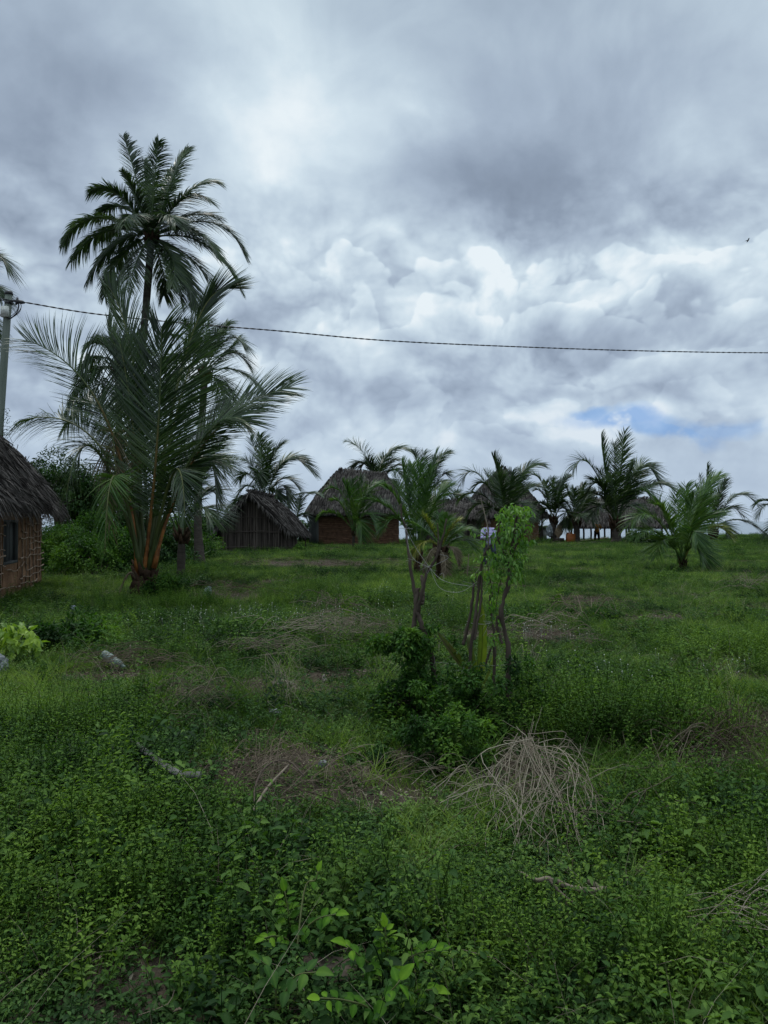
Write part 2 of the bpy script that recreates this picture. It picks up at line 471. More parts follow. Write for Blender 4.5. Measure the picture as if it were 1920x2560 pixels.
# ------------------------------------------------------------------ mesh helpers
class MB:
    def __init__(self):
        self.v, self.f, self.t, self.n = [], [], [], 0

    def add(self, verts, faces, tint=0.5):
        verts = np.asarray(verts, float).reshape(-1, 3)
        self.v.append(verts)
        k = len(verts)
        t = np.full(k, tint) if np.isscalar(tint) else np.asarray(tint, float)
        self.t.append(t)
        off = self.n
        if isinstance(faces, np.ndarray):
            self.f.append(faces + off)
        else:
            for fc in faces:
                self.f.append(np.array([fc], int) + off)
        self.n += k
        return off

    def build(self, name, mat, parent=None, smooth=False, link=True):
        me = bpy.data.meshes.new(name)
        vs = np.concatenate(self.v) if self.v else np.zeros((0, 3))
        groups = self.f
        me.vertices.add(len(vs))
        me.vertices.foreach_set('co', vs.ravel())
        loops = np.concatenate([g.ravel() for g in groups]).astype(np.int32)
        sizes = np.concatenate([np.full(len(g), g.shape[1]) for g in groups]).astype(np.int32)
        starts = np.concatenate([[0], np.cumsum(sizes)[:-1]]).astype(np.int32)
        me.loops.add(len(loops))
        me.loops.foreach_set('vertex_index', loops)
        me.polygons.add(len(sizes))
        me.polygons.foreach_set('loop_start', starts)
        me.polygons.foreach_set('loop_total', sizes)
        me.update(calc_edges=True)
        a = me.attributes.new('tint', 'FLOAT', 'POINT')
        a.data.foreach_set('value', np.concatenate(self.t).astype(np.float32))
        if smooth:
            me.polygons.foreach_set('use_smooth', np.ones(len(sizes), bool))
        me.materials.append(M[mat] if isinstance(mat, str) else mat)
        o = bpy.data.objects.new(name, me)
        if link:
            COL.objects.link(o)
        if parent is not None:
            o.parent = parent
            root = parent
            mw = Matrix.Translation(-world_loc(parent))
            me.transform(mw)
        return o

    # --- shapes
    def tube(self, pts, radii, sides=7, tint=0.5, cap=True, jitter=0.0):
        pts = np.asarray([tuple(p) for p in pts], float)
        n = len(pts)
        radii = np.full(n, radii) if np.isscalar(radii) else np.asarray(radii, float)
        T = np.gradient(pts, axis=0)
        T /= np.linalg.norm(T, axis=1, keepdims=True) + 1e-9
        ref = np.array([0, 0, 1.0]) if abs(T[0][2]) < 0.9 else np.array([1.0, 0, 0])
        U = np.zeros_like(pts)
        u = np.cross(T[0], ref)
        u /= np.linalg.norm(u)
        for i in range(n):
            u = u - T[i] * np.dot(u, T[i])
            u /= np.linalg.norm(u) + 1e-9
            U[i] = u
        W = np.cross(T, U)
        a = np.linspace(0, 2 * PI, sides, endpoint=False)
        rr = radii[:, None, None] * np.ones((n, sides, 1))
        if jitter:
            rr = rr * (1 + jitter * (rng.random((n, sides, 1)) - 0.5) * 2)
        V_ = pts[:, None, :] + rr * (np.cos(a)[None, :, None] * U[:, None, :] + np.sin(a)[None, :, None] * W[:, None, :])
        i = np.arange(n - 1)[:, None] * sides
        j = np.arange(sides)[None, :]
        j2 = (j + 1) % sides
        fc = np.stack([i + j, i + j2, i + sides + j2, i + sides + j], -1).reshape(-1, 4)
        off = self.add(V_.reshape(-1, 3), fc, tint)
        if cap:
            self.f.append(np.array([list(range(sides))[::-1]]) + off)
            self.f.append(np.array([[(n - 1) * sides + k for k in range(sides)]]) + off)

    def box(self, c, size, rz=0.0, tint=0.5, rx=0.0, ry=0.0, taper=1.0):
        sx, sy, sz = [s / 2 for s in size]
        vs = []
        for z in (-sz, sz):
            k = taper if z > 0 else 1.0
            for x, y in ((-sx, -sy), (sx, -sy), (sx, sy), (-sx, sy)):
                vs.append(Vector((x * k, y * k, z)))
        from mathutils import Euler
        e = Euler((rx, ry, rz))
        vs = [tuple(e.to_matrix() @ v + Vector(c)) for v in vs]
        self.add(vs, np.array([[3, 2, 1, 0], [4, 5, 6, 7], [0, 1, 5, 4], [1, 2, 6, 5], [2, 3, 7, 6], [3, 0, 4, 7]]), tint)

    def leaves(self, pos, dirs, nrm, length, width, tint, fold=0.25, curl=0.25):
        """many pointed oval leaves at once: arrays of base, direction, upper normal, length, width"""
        pos, dirs, nrm = (np.asarray(a, float) for a in (pos, dirs, nrm))
        n = len(pos)
        length = np.broadcast_to(length, n)[:, None]
        width = np.broadcast_to(width, n)[:, None]
        dirs = dirs / (np.linalg.norm(dirs, axis=1, keepdims=True) + 1e-9)
        side = np.cross(dirs, nrm)
        side /= np.linalg.norm(side, axis=1, keepdims=True) + 1e-9
        up = np.cross(side, dirs)
        b0 = pos
        l1 = pos + dirs * length * .28 - side * width * .42 + up * width * fold
        r1 = pos + dirs * length * .28 + side * width * .42 + up * width * fold
        m1 = pos + dirs * length * .30
        l2 = pos + dirs * length * .62 - side * width * .40 + up * (width * fold - length * curl * .35)
        r2 = pos + dirs * length * .62 + side * width * .40 + up * (width * fold - length * curl * .35)
        m2 = pos + dirs * length * .64 - up * length * curl * .35
        tp = pos + dirs * length * .98 - up * length * curl
        Vs = np.stack([b0, l1, m1, r1, l2, m2, r2, tp], 1).reshape(-1, 3)
        base = (np.arange(n) * 8)[:, None]
        tri = np.concatenate([base + np.array([[0, 2, 1]]), base + np.array([[0, 3, 2]]), base + np.array([[4, 5, 7]]), base + np.array([[5, 6, 7]])])
        quad = np.concatenate([base + np.array([[1, 2, 5, 4]]), base + np.array([[2, 3, 6, 5]])])
        t = np.repeat(np.broadcast_to(tint, n), 8)
        off = self.add(Vs, tri, t)
        self.f.append(quad + off)

    def blades(self, pos, dirs, bend, length, width, tint, seg=3):
        """grass-like strips: base, start direction, end offset direction"""
        pos, dirs, bend = (np.asarray(a, float) for a in (pos, dirs, bend))
        n = len(pos)
        length = np.broadcast_to(length, n)[:, None]
        width = np.broadcast_to(width, n)[:, None]
        dirs = dirs / (np.linalg.norm(dirs, axis=1, keepdims=True) + 1e-9)
        rv = rng.normal(size=(n, 3))
        side = np.cross(dirs, rv)
        side /= np.linalg.norm(side, axis=1, keepdims=True) + 1e-9
        rows = []
        for k in range(seg + 1):
            u = k / seg
            c = pos + dirs * length * u + bend * length * u * u
            wd = width * (1 - 0.92 * u ** 1.6) * 0.5
            rows += [c - side * wd, c + side * wd]
        Vs = np.stack(rows, 1).reshape(-1, 3)
        m = 2 * (seg + 1)
        base = (np.arange(n) * m)[:, None]
        fc = np.concatenate([base + np.array([[2 * k, 2 * k + 1, 2 * k + 3, 2 * k + 2]]) for k in range(seg)])
        self.add(Vs, fc, np.repeat(np.broadcast_to(tint, n), m))


def world_loc(o):
    v = Vector((0, 0, 0))
    while o is not None:
        v = v + o.location
        o = o.parent
    return v


def tag(o, label=None, cat=None, group=None, kind=None):
    if label:
        o['label'] = label
    if cat:
        o['category'] = cat
    if group:
        o['group'] = group
    if kind:
        o['kind'] = kind
    return o


def empty(name, loc, label, cat, group=None):
    o = bpy.data.objects.new(name, None)
    o.empty_display_size = 0.2
    COL.objects.link(o)
    o.location = loc
    return tag(o, label, cat, group)


def place(o, loc):
    """give a single-mesh thing its origin at its base"""
    o.data.transform(Matrix.Translation(-Vector(loc)))
    o.location = loc
    return o


def bez(p0, p1, p2, n):
    t = np.linspace(0, 1, n)[:, None]
    p0, p1, p2 = (np.array(tuple(p), float) for p in (p0, p1, p2))
    return (1 - t) ** 2 * p0 + 2 * t * (1 - t) * p1 + t * t * p2


def smooth_path(pts, n=24):
    """Catmull-Rom through the points"""
    p = [np.array(tuple(q), float) for q in pts]
    if len(p) == 2:
        t = np.linspace(0, 1, n)[:, None]
        return p[0] * (1 - t) + p[1] * t
    p = [2 * p[0] - p[1]] + p + [2 * p[-1] - p[-2]]
    m = len(p) - 3
    out = []
    for q in np.linspace(0, m - 1e-6, n):
        i = int(q)
        t = q - i
        a, b, c, d = p[i:i + 4]
        out.append(0.5 * ((2 * b) + (-a + c) * t + (2 * a - 5 * b + 4 * c - d) * t * t + (-a + 3 * b - 3 * c + d) * t ** 3))
    return np.array(out)


# ------------------------------------------------------------------ ground, beach, sea
def axis(a, b, fine_a, fine_b, step, coarse):
    v, out = a, []
    while v < b:
        out.append(v)
        v += step if fine_a <= v < fine_b else coarse
    out.append(b)
    return np.array(out)


xs = axis(-120, 140, -14, 16, 0.25, 2.0)
ys = np.concatenate([np.arange(-12, 0, 1.0), np.arange(0, 24, 0.25), np.arange(24, 92, 1.0)])
X, Y = np.meshgrid(xs, ys)
Z = gz(X, Y)
gb = MB()
nx, ny = len(xs), len(ys)
i = np.arange(ny - 1)[:, None] * nx
j = np.arange(nx - 1)[None, :]
gb.add(np.stack([X, Y, Z], -1).reshape(-1, 3), np.stack([i + j, i + j + 1, i + nx + j + 1, i + nx + j], -1).reshape(-1, 4))
m, b, out = new_mat('soil')
pz = wpos(b)
n1 = b.noise(pz, 0.9, 5, 0.6)
n2 = b.noise(pz, 14, 5, 0.7)
soil = b.ramp(n1, [(0.3, (.034, .027, .019)), (0.55, (.066, .052, .038)), (0.75, (.105, .083, .062))])
soil = b.mix(b.m('MULTIPLY', b.mapr(n2, 0.55, 0.72), 0.6), soil, (.15, .12, .09))
yy = b.sep(pz)[1]
soil = b.mix(b.mapr(yy, 64, 68), soil, (.40, .35, .27))
principled(b, out, soil, 0.95, 0.1, bump=b.noise(pz, 25, 6, 0.7), dist=0.03)
M['soil'] = m
ground = gb.build('ground', 'soil', smooth=True)
tag(ground, kind='structure')

m, b, out = new_mat('sea_water')
pz = wpos(b)
wv = b.noise(b.vm('MULTIPLY', pz, (0.5, 1.2, 1)), 0.8, 6, 0.6)
pr = principled(b, out, (.10, .14, .16), 0.16, 0.5, bump=wv, dist=0.10)
pr.inputs['IOR'].default_value = 1.33
M['sea'] = m
sb = MB()
sb.add([(-6000, 76, -1.9), (6000, 76, -1.9), (6000, 9000, -1.9), (-6000, 9000, -1.9)], np.array([[0, 1, 2, 3]]))
tag(sb.build('sea', 'sea'), kind='structure')

# ------------------------------------------------------------------ palms
WIND = np.array([0.16, 0.05, 0.0])


def frond(parent, p0, via, p3, leaf=0.9, n=60, width=0.045, droop=0.35, roll=0.0, bare=0.2, thick=0.03, mat='palm',
          stalk_mat=None, vee=0.14, close=1.0, seg=4, side_hint=None, rag=0.08):
    """one feather-shaped leaf: a tapering midrib and two rows of long narrow leaflets"""
    p0, via, p3 = (np.array(tuple(q), float) for q in (p0, via, p3))
    ctrl = 2 * via - 0.5 * (p0 + p3)
    K = 28
    path = bez(p0, ctrl, p3, K)
    Tn = np.gradient(path, axis=0)
    Tn /= np.linalg.norm(Tn, axis=1, keepdims=True)
    seglen = np.linalg.norm(np.diff(path, axis=0), axis=1)
    L = seglen.sum()
    if side_hint is not None:
        S0 = np.array(side_hint, float)
    else:
        H = (p3 - p0) * np.array([1, 1, 0.0])
        if np.linalg.norm(H) < 0.05 * L:
            H = np.array([0.2, -1, 0])
        S0 = np.cross(H / np.linalg.norm(H), [0, 0, 1.0])
    S = S0[None, :] - Tn * (Tn @ S0)[:, None]
    S /= np.linalg.norm(S, axis=1, keepdims=True) + 1e-9
    N = np.cross(S, Tn)
    cr, sr = math.cos(R(roll)), math.sin(R(roll))
    S, N = S * cr + N * sr, N * cr - S * sr
    # leaflets
    mb = MB()
    n = int(n * 1.6)
    width = width * 0.56
    leaf = leaf * 1.20
    droop = droop * .8
    tt = np.linspace(bare, 0.995, n)
    idx = tt * (K - 1)
    i0 = np.clip(idx.astype(int), 0, K - 2)
    fr = (idx - i0)[:, None]
    lerp = lambda A: A[i0] * (1 - fr) + A[i0 + 1] * fr
    pp, TT, SS, NN = lerp(path), lerp(Tn), lerp(S), lerp(N)
    q = (tt - bare) / (1 - bare)
    prof = (0.5 + 0.5 * np.minimum(1, q / 0.25) ** 0.8) * (1 - 0.62 * np.clip((q - 0.55) / 0.45, 0, 1) ** 1.7)
    gap = vnoise(tt * 30 + rng.random() * 50, tt * 0, 1.0)          # the wind bunches leaflets together
    for s in (-1, 1):
        keep = rng.random(n) > rag
        k = keep.sum()
        ang = R(62) - R(36) * q + R(16) * (gap - 0.5) + rng.normal(0, R(3.5), n)
        ang = ang * close
        D = (s * SS * np.sin(ang)[:, None] + TT * np.cos(ang)[:, None] + NN * (vee + rng.normal(0, .07, n))[:, None])
        D /= np.linalg.norm(D, axis=1, keepdims=True)
        ln = leaf * prof * (1 + rng.normal(0, 0.07, n))
        wid = width * (0.7 + 0.3 * prof)
        th = rng.normal(R(30), R(18), n)
        Wd = TT - D * np.sum(TT * D, 1, keepdims=True)
        Wd /= np.linalg.norm(Wd, axis=1, keepdims=True) + 1e-9
        Wd = Wd * np.cos(th)[:, None] + np.cross(D, Wd) * np.sin(th)[:, None]
        dr = droop * (0.55 + 0.9 * rng.random(n)) * (0.6 + 0.6 * q)
        flat = np.sqrt(np.clip(1 - D[:, 2] ** 2, 0, 1))            # upright leaflets hang less
        rows = []
        for a in range(seg + 1):
            u = a / seg
            off = np.array([0, 0, -1.0])[None, :] * (dr * (0.35 + 0.65 * flat) * u ** 1.8)[:, None] + WIND * (u ** 2)
            c = pp + (D * u + off) * ln[:, None]
            wv_ = (wid * (0.55 + 0.45 * min(1, u * 4)) * (1 - u ** 2.2) + 0.0015)[:, None] * 0.5
            rows += [c - Wd * wv_, c + Wd * wv_]
        V_ = np.stack(rows, 1)[keep]
        mcount = 2 * (seg + 1)
        base = (np.arange(k) * mcount)[:, None]
        fc = np.concatenate([base + np.array([[2 * a, 2 * a + 1, 2 * a + 3, 2 * a + 2]]) for a in range(seg)])
        t0 = rng.normal(0.42, 0.17, k)
        tip = np.repeat(np.linspace(0, 1, seg + 1), 2)
        tint = (t0[:, None] + 0.10 * tip[None, :] ** 2).ravel()
        mb.add(V_.reshape(-1, 3), fc, tint)
    rad = thick * (1 - 0.86 * np.linspace(0, 1, K)) * np.where(np.linspace(0, 1, K) < 0.06, 1.5, 1)
    if stalk_mat is None:
        mb.tube(path, rad, 5, 0.75)
        return mb.build('frond', mat, parent)
    fo = mb.build('frond', mat, parent)
    mt = MB()
    mt.tube(path, rad, 6, np.repeat(np.clip(np.linspace(-.25, 1.6, K), 0, 1), 6))
    mt.build('midrib', stalk_mat, fo)
    return fo


def trunk(parent, pts, r0, r1, mat='trunk', name='trunk'):
    pth = smooth_path(pts, 40)
    t = np.linspace(0, 1, 40)
    rad = r0 + (r1 - r0) * t
    rad = rad * (1 + 0.45 * np.exp(-t * 14)) * (1 + 0.05 * np.sin(t * 260))
    mb = MB()
    mb.tube(pth, rad, 12, 0.5, jitter=0.05)
    return mb.build(name, mat, parent, smooth=True)


def heart(parent, c, r, h, mat='fibre'):
    """the ragged boss of old leaf bases under the fronds"""
    mb = MB()
    pts = [c + Vector((0, 0, -h)), c + Vector((0, 0, -h * .4)), c, c + Vector((0, 0, h * .35))]
    mb.tube(smooth_path(pts, 12), np.interp(np.linspace(0, 1, 12), [0, .3, .75, 1], [r * .75, r, r * 1.05, r * .3]), 10, 0.4, jitter=0.12)
    for k in range(18):
        a = k * 2.4
        z = -h + h * 1.1 * k / 18
        p = c + Vector((math.cos(a) * r * .8, math.sin(a) * r * .8, z))
        q = p + Vector((math.cos(a) * r * .9, math.sin(a) * r * .9, r * 1.6))
        mb.tube([p, (p + q) / 2 + Vector((0, 0, -.02)), q], [r * .38, r * .28, r * .08], 5, rng.uniform(.2, .8))
    return mb.build('crown_base', mat, parent)


def palm(name, label, base, crown, specs, leaf, width, n=60, r=(0.16, 0.11), droop=0.35, mat='palm', via_pts=None,
         fill=0, fill_len=2.2, thick=0.03, group=None, stalk_mat=None, fill_el=(-40, 75), seed=1, hr=None, fibre=True, bare=.2):
    """base, crown: (px, distance) or world points; specs: (tip px, tip py, via px, via py, tip depth offset, roll, {extras})"""
    global rng
    rng = np.random.default_rng(seed)
    root = empty(name, base, label, 'palm tree', group)
    h = (crown - base).length
    if h > 0.9:
        pts = [base - Vector((0, 0, .15))] + list(via_pts or []) + [crown]
        trunk(root, pts, *r)
    else:
        mb = MB()
        mb.tube(smooth_path([base - Vector((0, 0, .15)), (base + crown) / 2, crown], 14), np.interp(np.linspace(0, 1, 14), [0, .5, 1], [r[0] * 1.25, r[0] * 1.05, r[0] * .6]), 10, 0.4, jitter=0.15)
        mb.build('trunk', 'fibre', root)
    if fibre:
        heart(root, crown, hr or r[1] * 1.5, (hr or r[1] * 1.5) * 2.2)
    D = crown.y
    for sp in specs:
        tx, ty, vx_, vy_, do, roll = sp[:6]
        kw = dict(leaf=leaf, width=width, n=n, droop=droop, thick=thick, mat=mat, stalk_mat=stalk_mat, roll=roll, bare=bare)
        if len(sp) > 6:
            kw.update(sp[6])
        tip = P(tx, ty, D + do)
        if vx_ is None:
            v = (crown + tip) / 2
            v = v + Vector((0, 0, 0.13 * (tip - crown).length))
        else:
            v = P(vx_, vy_, D + do * 0.55)
        p0 = kw.pop('p0', None) or crown + Vector((rng.normal(0, r[1] * .4), rng.normal(0, r[1] * .4), rng.normal(0, r[1] * .5)))
        frond(root, p0, v, tip, **kw)
    for k in range(fill):
        a = k * 2.39996 + seed
        el = R(rng.uniform(*fill_el))
        ln = fill_len * rng.uniform(.8, 1.1)
        d0 = Vector((math.cos(a) * math.cos(el), math.sin(a) * math.cos(el), math.sin(el)))
        tip = crown + d0 * ln - Vector((0, 0, 0.22 * ln * math.cos(el)))
        v = crown + d0 * ln * .52 + Vector((0, 0, 0.10 * ln))
        frond(root, crown, v, tip, leaf=leaf, width=width, n=n, droop=droop, thick=thick, mat=mat, stalk_mat=stalk_mat, roll=rng.uniform(-25, 25))
    return root


# --- the tall palm
D_T = 32.0
crown_t = P(379, 590, D_T)
palm('coconut_palm', 'tallest palm, full round crown high against the clouds on a slender dark trunk', GP(345, D_T), crown_t, [
    (308, 340, 340, 445, 0.6, 35), (397, 352, 385, 460, -0.8, 0), (469, 372, 430, 450, 0.5, -30), (543, 455, 470, 480, 0.8, -25),
    (520, 499, 455, 500, -1.3, 0), (547, 545, 470, 540, 1.2, 0), (612, 640, 528, 556, 0.3, 0), (541, 640, 480, 575, -1.5, 10),
    (599, 722, 512, 610, -0.5, 10), (540, 722, 470, 640, 1.2, 0), (480, 765, 455, 680, -1.2, 10), (455, 750, 432, 680, 0.8, 0),
    (410, 740, 408, 680, 1.4, 0), (278, 765, 318, 660, -0.9, 0), (262, 740, 300, 650, 0.9, 0), (218, 705, 290, 610, -0.8, -10),
    (178, 655, 265, 580, 0.8, 0), (158, 615, 235, 546, -0.2, 0), (227, 477, 300, 490, -0.9, -10), (245, 540, 310, 520, 1.2, 0),
    (306, 430, 345, 500, -1.2, 20), (360, 400, 365, 480, 1.4, 10), (430, 420, 400, 500, 1.6, 0), (500, 600, 450, 570, 2.2, 0),
    (255, 600, 320, 560, 2.2, 0), (430, 715, 428, 640, -2.0, 0), (318, 725, 345, 645, -2.0, 0), (440, 560, 415, 540, -2.6, 0), (310, 560, 340, 540, -2.6, 0),
], 0.80, 0.080, n=74, r=(0.21, 0.14), droop=0.55, via_pts=[P(338, 1250, D_T), P(342, 1000, D_T), P(362, 800, D_T)], thick=0.045, seed=11, bare=.10)

# --- the big young palm in front on the left
D_B = 16.6
BB = GP(357, D_B)
crown_b = P(362, 1432, D_B)
big = dict(leaf=1.16, thick=0.05)
fs = dict(side_hint=(0, .25, 1))
SM = 'stalk'
palm('young_coconut_palm', 'large young palm with orange leaf stalks spreading from a short stump at the left', BB, crown_b, [
    (404, 815, 392, 1120, -0.8, 0, dict(stalk_mat='stalk', leaf=1.42, n=92, width=.05, droop=.12, bare=.22, vee=.12, thick=.042, side_hint=(1, 0, 0))),
    (268, 713, 338, 950, 0.7, 20, dict(leaf=.95, close=.5, n=80, droop=.05, side_hint=(1, 0.2, 0))),
    (575, 722, 466, 880, 0.9, 0, dict(leaf=.75, close=.34, n=70, droop=.05, bare=.45, side_hint=(1, .3, 0))),
    (270, 800, 318, 1030, 1.2, 0, dict(leaf=.6, close=.38, n=50, droop=.05, bare=.35, side_hint=(1, .3, 0))),
    (64, 850, 262, 1040, -0.9, 62, dict(stalk_mat='stalk', leaf=1.15, n=84, droop=.16, bare=.30, p0=P(345, 1440, D_B - .1), thick=.042)),
    (52, 1052, 245, 1110, 0.7, 35, dict(leaf=1.0, n=78, droop=.55, bare=.28)),
    (725, 968, 510, 1112, -0.6, -50, dict(stalk_mat='stalk', leaf=.98, n=78, droop=.18, bare=.28, p0=P(385, 1420, D_B - .1), thick=.04)),
    (622, 1060, 500, 1110, -1.3, -35, dict(leaf=.85, n=76, droop=.22, bare=.24)),
    (540, 1270, 500, 1150, 0.9, -20, dict(leaf=.62, n=70, droop=.6)),
    (500, 860, 430, 1080, 1.0, -10, dict(leaf=1.1, n=76, droop=.15, side_hint=(1, -.2, 0))),
    (300, 860, 335, 1090, -0.2, 10, dict(leaf=1.1, n=76, droop=.12, side_hint=(1, .2, 0))),
    (215, 1000, 290, 1110, 1.3, 25, dict(leaf=1.05, n=72, droop=.3)),
    (165, 1240, 240, 1125, -0.9, 20, dict(leaf=.75, n=60, droop=.5)),
    (262, 1390, 290, 1190, -1.5, 0, dict(leaf=.55, n=56, droop=.5, mat='palm_fresh', p0=P(350, 1420, D_B - .1))),
    (462, 1300, 435, 1180, -1.5, 0, dict(leaf=.55, n=54, droop=.5)),
    (560, 1175, 490, 1165, 1.6, -10, dict(leaf=.68, n=66, droop=.5)),
    (350, 900, 360, 1120, 1.8, 0, dict(leaf=1.1, n=70, droop=.15, side_hint=(1, 0, 0))),
    (300, 1260, 290, 1090, -0.6, 10, dict(leaf=.55, n=44, droop=.95, mat='palm_dry', rag=.35)),
    (282, 1330, 275, 1120, 0.2, 0, dict(leaf=.5, n=40, droop=.95, mat='palm_dry', rag=.35)),
    (296, 1490, 322, 1435, -0.3, 0, dict(leaf=.12, n=14, droop=.6, mat='palm_dry', thick=.045, stalk_mat=None, p0=P(345, 1452, D_B - .1))),
], 1.1, 0.043, n=74, r=(0.24, 0.17), droop=0.35, stalk_mat='rachis', thick=0.045, seed=5, hr=0.17)

# --- palms standing behind it
palm('coconut_palm', 'palm behind the big young one with drooping fronds curving to the right', GP(500, 29), P(512, 930, 29), [
    (569, 806, 545, 850, .4, -20), (608, 862, 565, 850, -.3, 0), (622, 912, 572, 880, .6, 0), (648, 968, 590, 925, -.2, 0), (435, 838, 470, 860, .4, 0),
    (555, 815, 525, 860, -.6, 0), (600, 840, 560, 885, .9, 0), (560, 1040, 550, 970, -.7, 0), (590, 1010, 560, 950, .8, 0), (480, 1050, 480, 970, -.7, 0), (420, 1000, 455, 930, .5, 0),
    (410, 910, 455, 890, .9, 0), (520, 800, 512, 860, 1.0, 0), (460, 800, 490, 860, -1.0, 0),
], 0.7, 0.05, n=56, r=(.18, .12), via_pts=[P(495, 1250, 29)], droop=.75, seed=21)
palm('coconut_palm', 'palm half hidden behind the big young one, its fronds showing at its left', GP(310, 30), P(295, 915, 30), [
    (224, 856, 262, 862, -.5, 0), (278, 845, 290, 870, .5, 0), (203, 935, 245, 895, .5, 0), (165, 1035, 215, 950, -.5, 0), (160, 1075, 225, 990, .5, 0),
    (190, 990, 235, 930, 1, 0), (250, 840, 275, 870, 1, 0), (330, 840, 315, 870, -.6, 0), (370, 880, 335, 880, .6, 0), (240, 1080, 265, 990, -.8, 0), (350, 1060, 330, 980, -.8, 0), (390, 980, 345, 930, .4, 0),
], 0.8, 0.055, n=52, r=(.18, .12), via_pts=[P(300, 1200, 30)], droop=.75, seed=22)
palm('coconut_palm', 'slim low palm with arching bare stalks just behind the orange stalked one', GP(452, 22), P(455, 1330, 22), [
    (572, 1165, 512, 1180, -.6, -20), (560, 1100, 490, 1190, .8, -20), (520, 1060, 470, 1180, .8, -20), (400, 1080, 430, 1200, .6, 20), (340, 1150, 395, 1200, -.5, 20), (552, 1268, 515, 1230, .6, 0),
    (330, 1270, 385, 1240, .4, 0), (460, 1060, 458, 1190, 1.0, 0), (530, 1300, 500, 1270, -.9, 0),
], 0.7, 0.042, n=54, r=(.13, .10), droop=.4, seed=23)
# --- palm whose fronds reach in at the left edge
palm('coconut_palm', 'palm beyond the left edge with only the frond tips above the utility pole showing', GP(-120, 26), P(-95, 745, 26), [
    (18, 672, -30, 640, 0, 0), (2, 742, -40, 705, -.5, 0), (-20, 850, -40, 780, 0, 0), (-60, 600, -75, 660, 0, 0), (-180, 640, -140, 660, 0, 0),
    (-200, 760, -150, 710, .4, 0), (-170, 850, -150, 770, -.6, 0), (-100, 870, -95, 800, -.8, 0), (-20, 640, -50, 670, 1, 0), (-60, 640, -70, 680, -2, 0), (-140, 880, -120, 800, .8, 0),
], 0.72, 0.05, n=56, r=(.17, .12), droop=.75, seed=24)

# --- the row in the distance
palm('coconut_palm', 'palm rising behind the small reed hut, fronds blown to the right', GP(660, 48), P(662, 1265, 48), [
    (708, 1108, 672, 1165, -.4, 0, dict(close=.5)), (788, 1186, 715, 1150, 0, -20), (760, 1145, 700, 1165, .6, -20), (650, 1088, 655, 1160, -.5, 10), (625, 1095, 645, 1160, .6, 20),
    (610, 1150, 640, 1180, 0, 30), (590, 1250, 625, 1215, 0, 10), (570, 1275, 620, 1240, .7, 0), (720, 1262, 705, 1215, -.4, 0), (690, 1270, 690, 1225, -.8, 0), (640, 1250, 650, 1180, -1, 0), (742, 1215, 700, 1200, .8, 0),
    (795, 1235, 745, 1235, .2, 0, dict(leaf=.75)), (600, 1200, 630, 1190, .8, 0), (670, 1110, 664, 1180, .9, 0),
], 1.05, 0.085, n=46, r=(.2, .18), droop=.4, seed=31, hr=.28)
palm('coconut_palm', 'palm leaning out over the dark shrub between the two nearest huts', GP(742, 47), P(735, 1322, 47), [
    (800, 1238, 762, 1245, 0, 0), (700, 1265, 715, 1270, 0, 10), (690, 1310, 710, 1290, 0, 0), (770, 1310, 755, 1285, .4, 0), (752, 1240, 745, 1275, .6, 0),
], 0.6, 0.06, n=36, r=(.12, .10), droop=.4, seed=32)
palm('coconut_palm', 'wide palm showing above the roof of the hip roofed mud hut', GP(940, 58), P(945, 1215, 58), [
    (866, 1102, 912, 1135, 0, 25), (1033, 1132, 975, 1130, 0, -15), (905, 1165, 925, 1165, .5, 0), (960, 1140, 950, 1170, .7, 0), (985, 1150, 965, 1165, -.5, 0), (895, 1210, 918, 1180, 0, 0),
    (1010, 1200, 980, 1175, .5, 0), (990, 1230, 970, 1200, -.6, 0), (920, 1150, 935, 1180, -.6, 0), (880, 1175, 910, 1160, .8, 0), (1030, 1180, 985, 1165, .8, 0),
], 1.25, 0.095, n=42, r=(.24, .2), droop=.45, seed=33)
palm('coconut_palm', 'broken looking palm between the hip roofed hut and the low dark roof', GP(1080, 55), P(1072, 1250, 55), [
    (1034, 1130, 1048, 1165, .2, 20), (1120, 1132, 1092, 1165, .2, -20), (1015, 1185, 1040, 1190, .4, 10), (1115, 1185, 1100, 1195, -.4, 0), (1060, 1130, 1064, 1180, .8, 0), (1108, 1255, 1100, 1215, .3, 0),
    (1020, 1240, 1040, 1215, .3, 0), (1090, 1145, 1082, 1190, -.6, 0), (1112, 1225, 1098, 1205, -.8, 0), (1175, 1250, 1130, 1235, .3, 0),
], 1.0, 0.09, n=42, r=(.22, .18), droop=.4, seed=34)
palm('young_palm', 'small fresh green palm right in front of the mud wall of the hip roofed hut', GP(884, 45), P(884, 1330, 45), [
    (812, 1225, 855, 1235, -.3, 25), (858, 1205, 876, 1255, -.2, 0), (905, 1195, 895, 1255, -.3, 0), (952, 1215, 918, 1235, .3, -15), (800, 1290, 840, 1285, -.2, 0), (940, 1320, 915, 1285, -.4, -10),
    (880, 1200, 882, 1260, .5, 0), (955, 1260, 920, 1265, .2, 0), (835, 1250, 860, 1270, .4, 0), (930, 1210, 905, 1250, -.8, 0), (905, 1350, 900, 1300, -.7, 0),
], 0.9, 0.08, n=44, r=(.09, .07), droop=.35, mat='palm_fresh', seed=35, hr=.10)
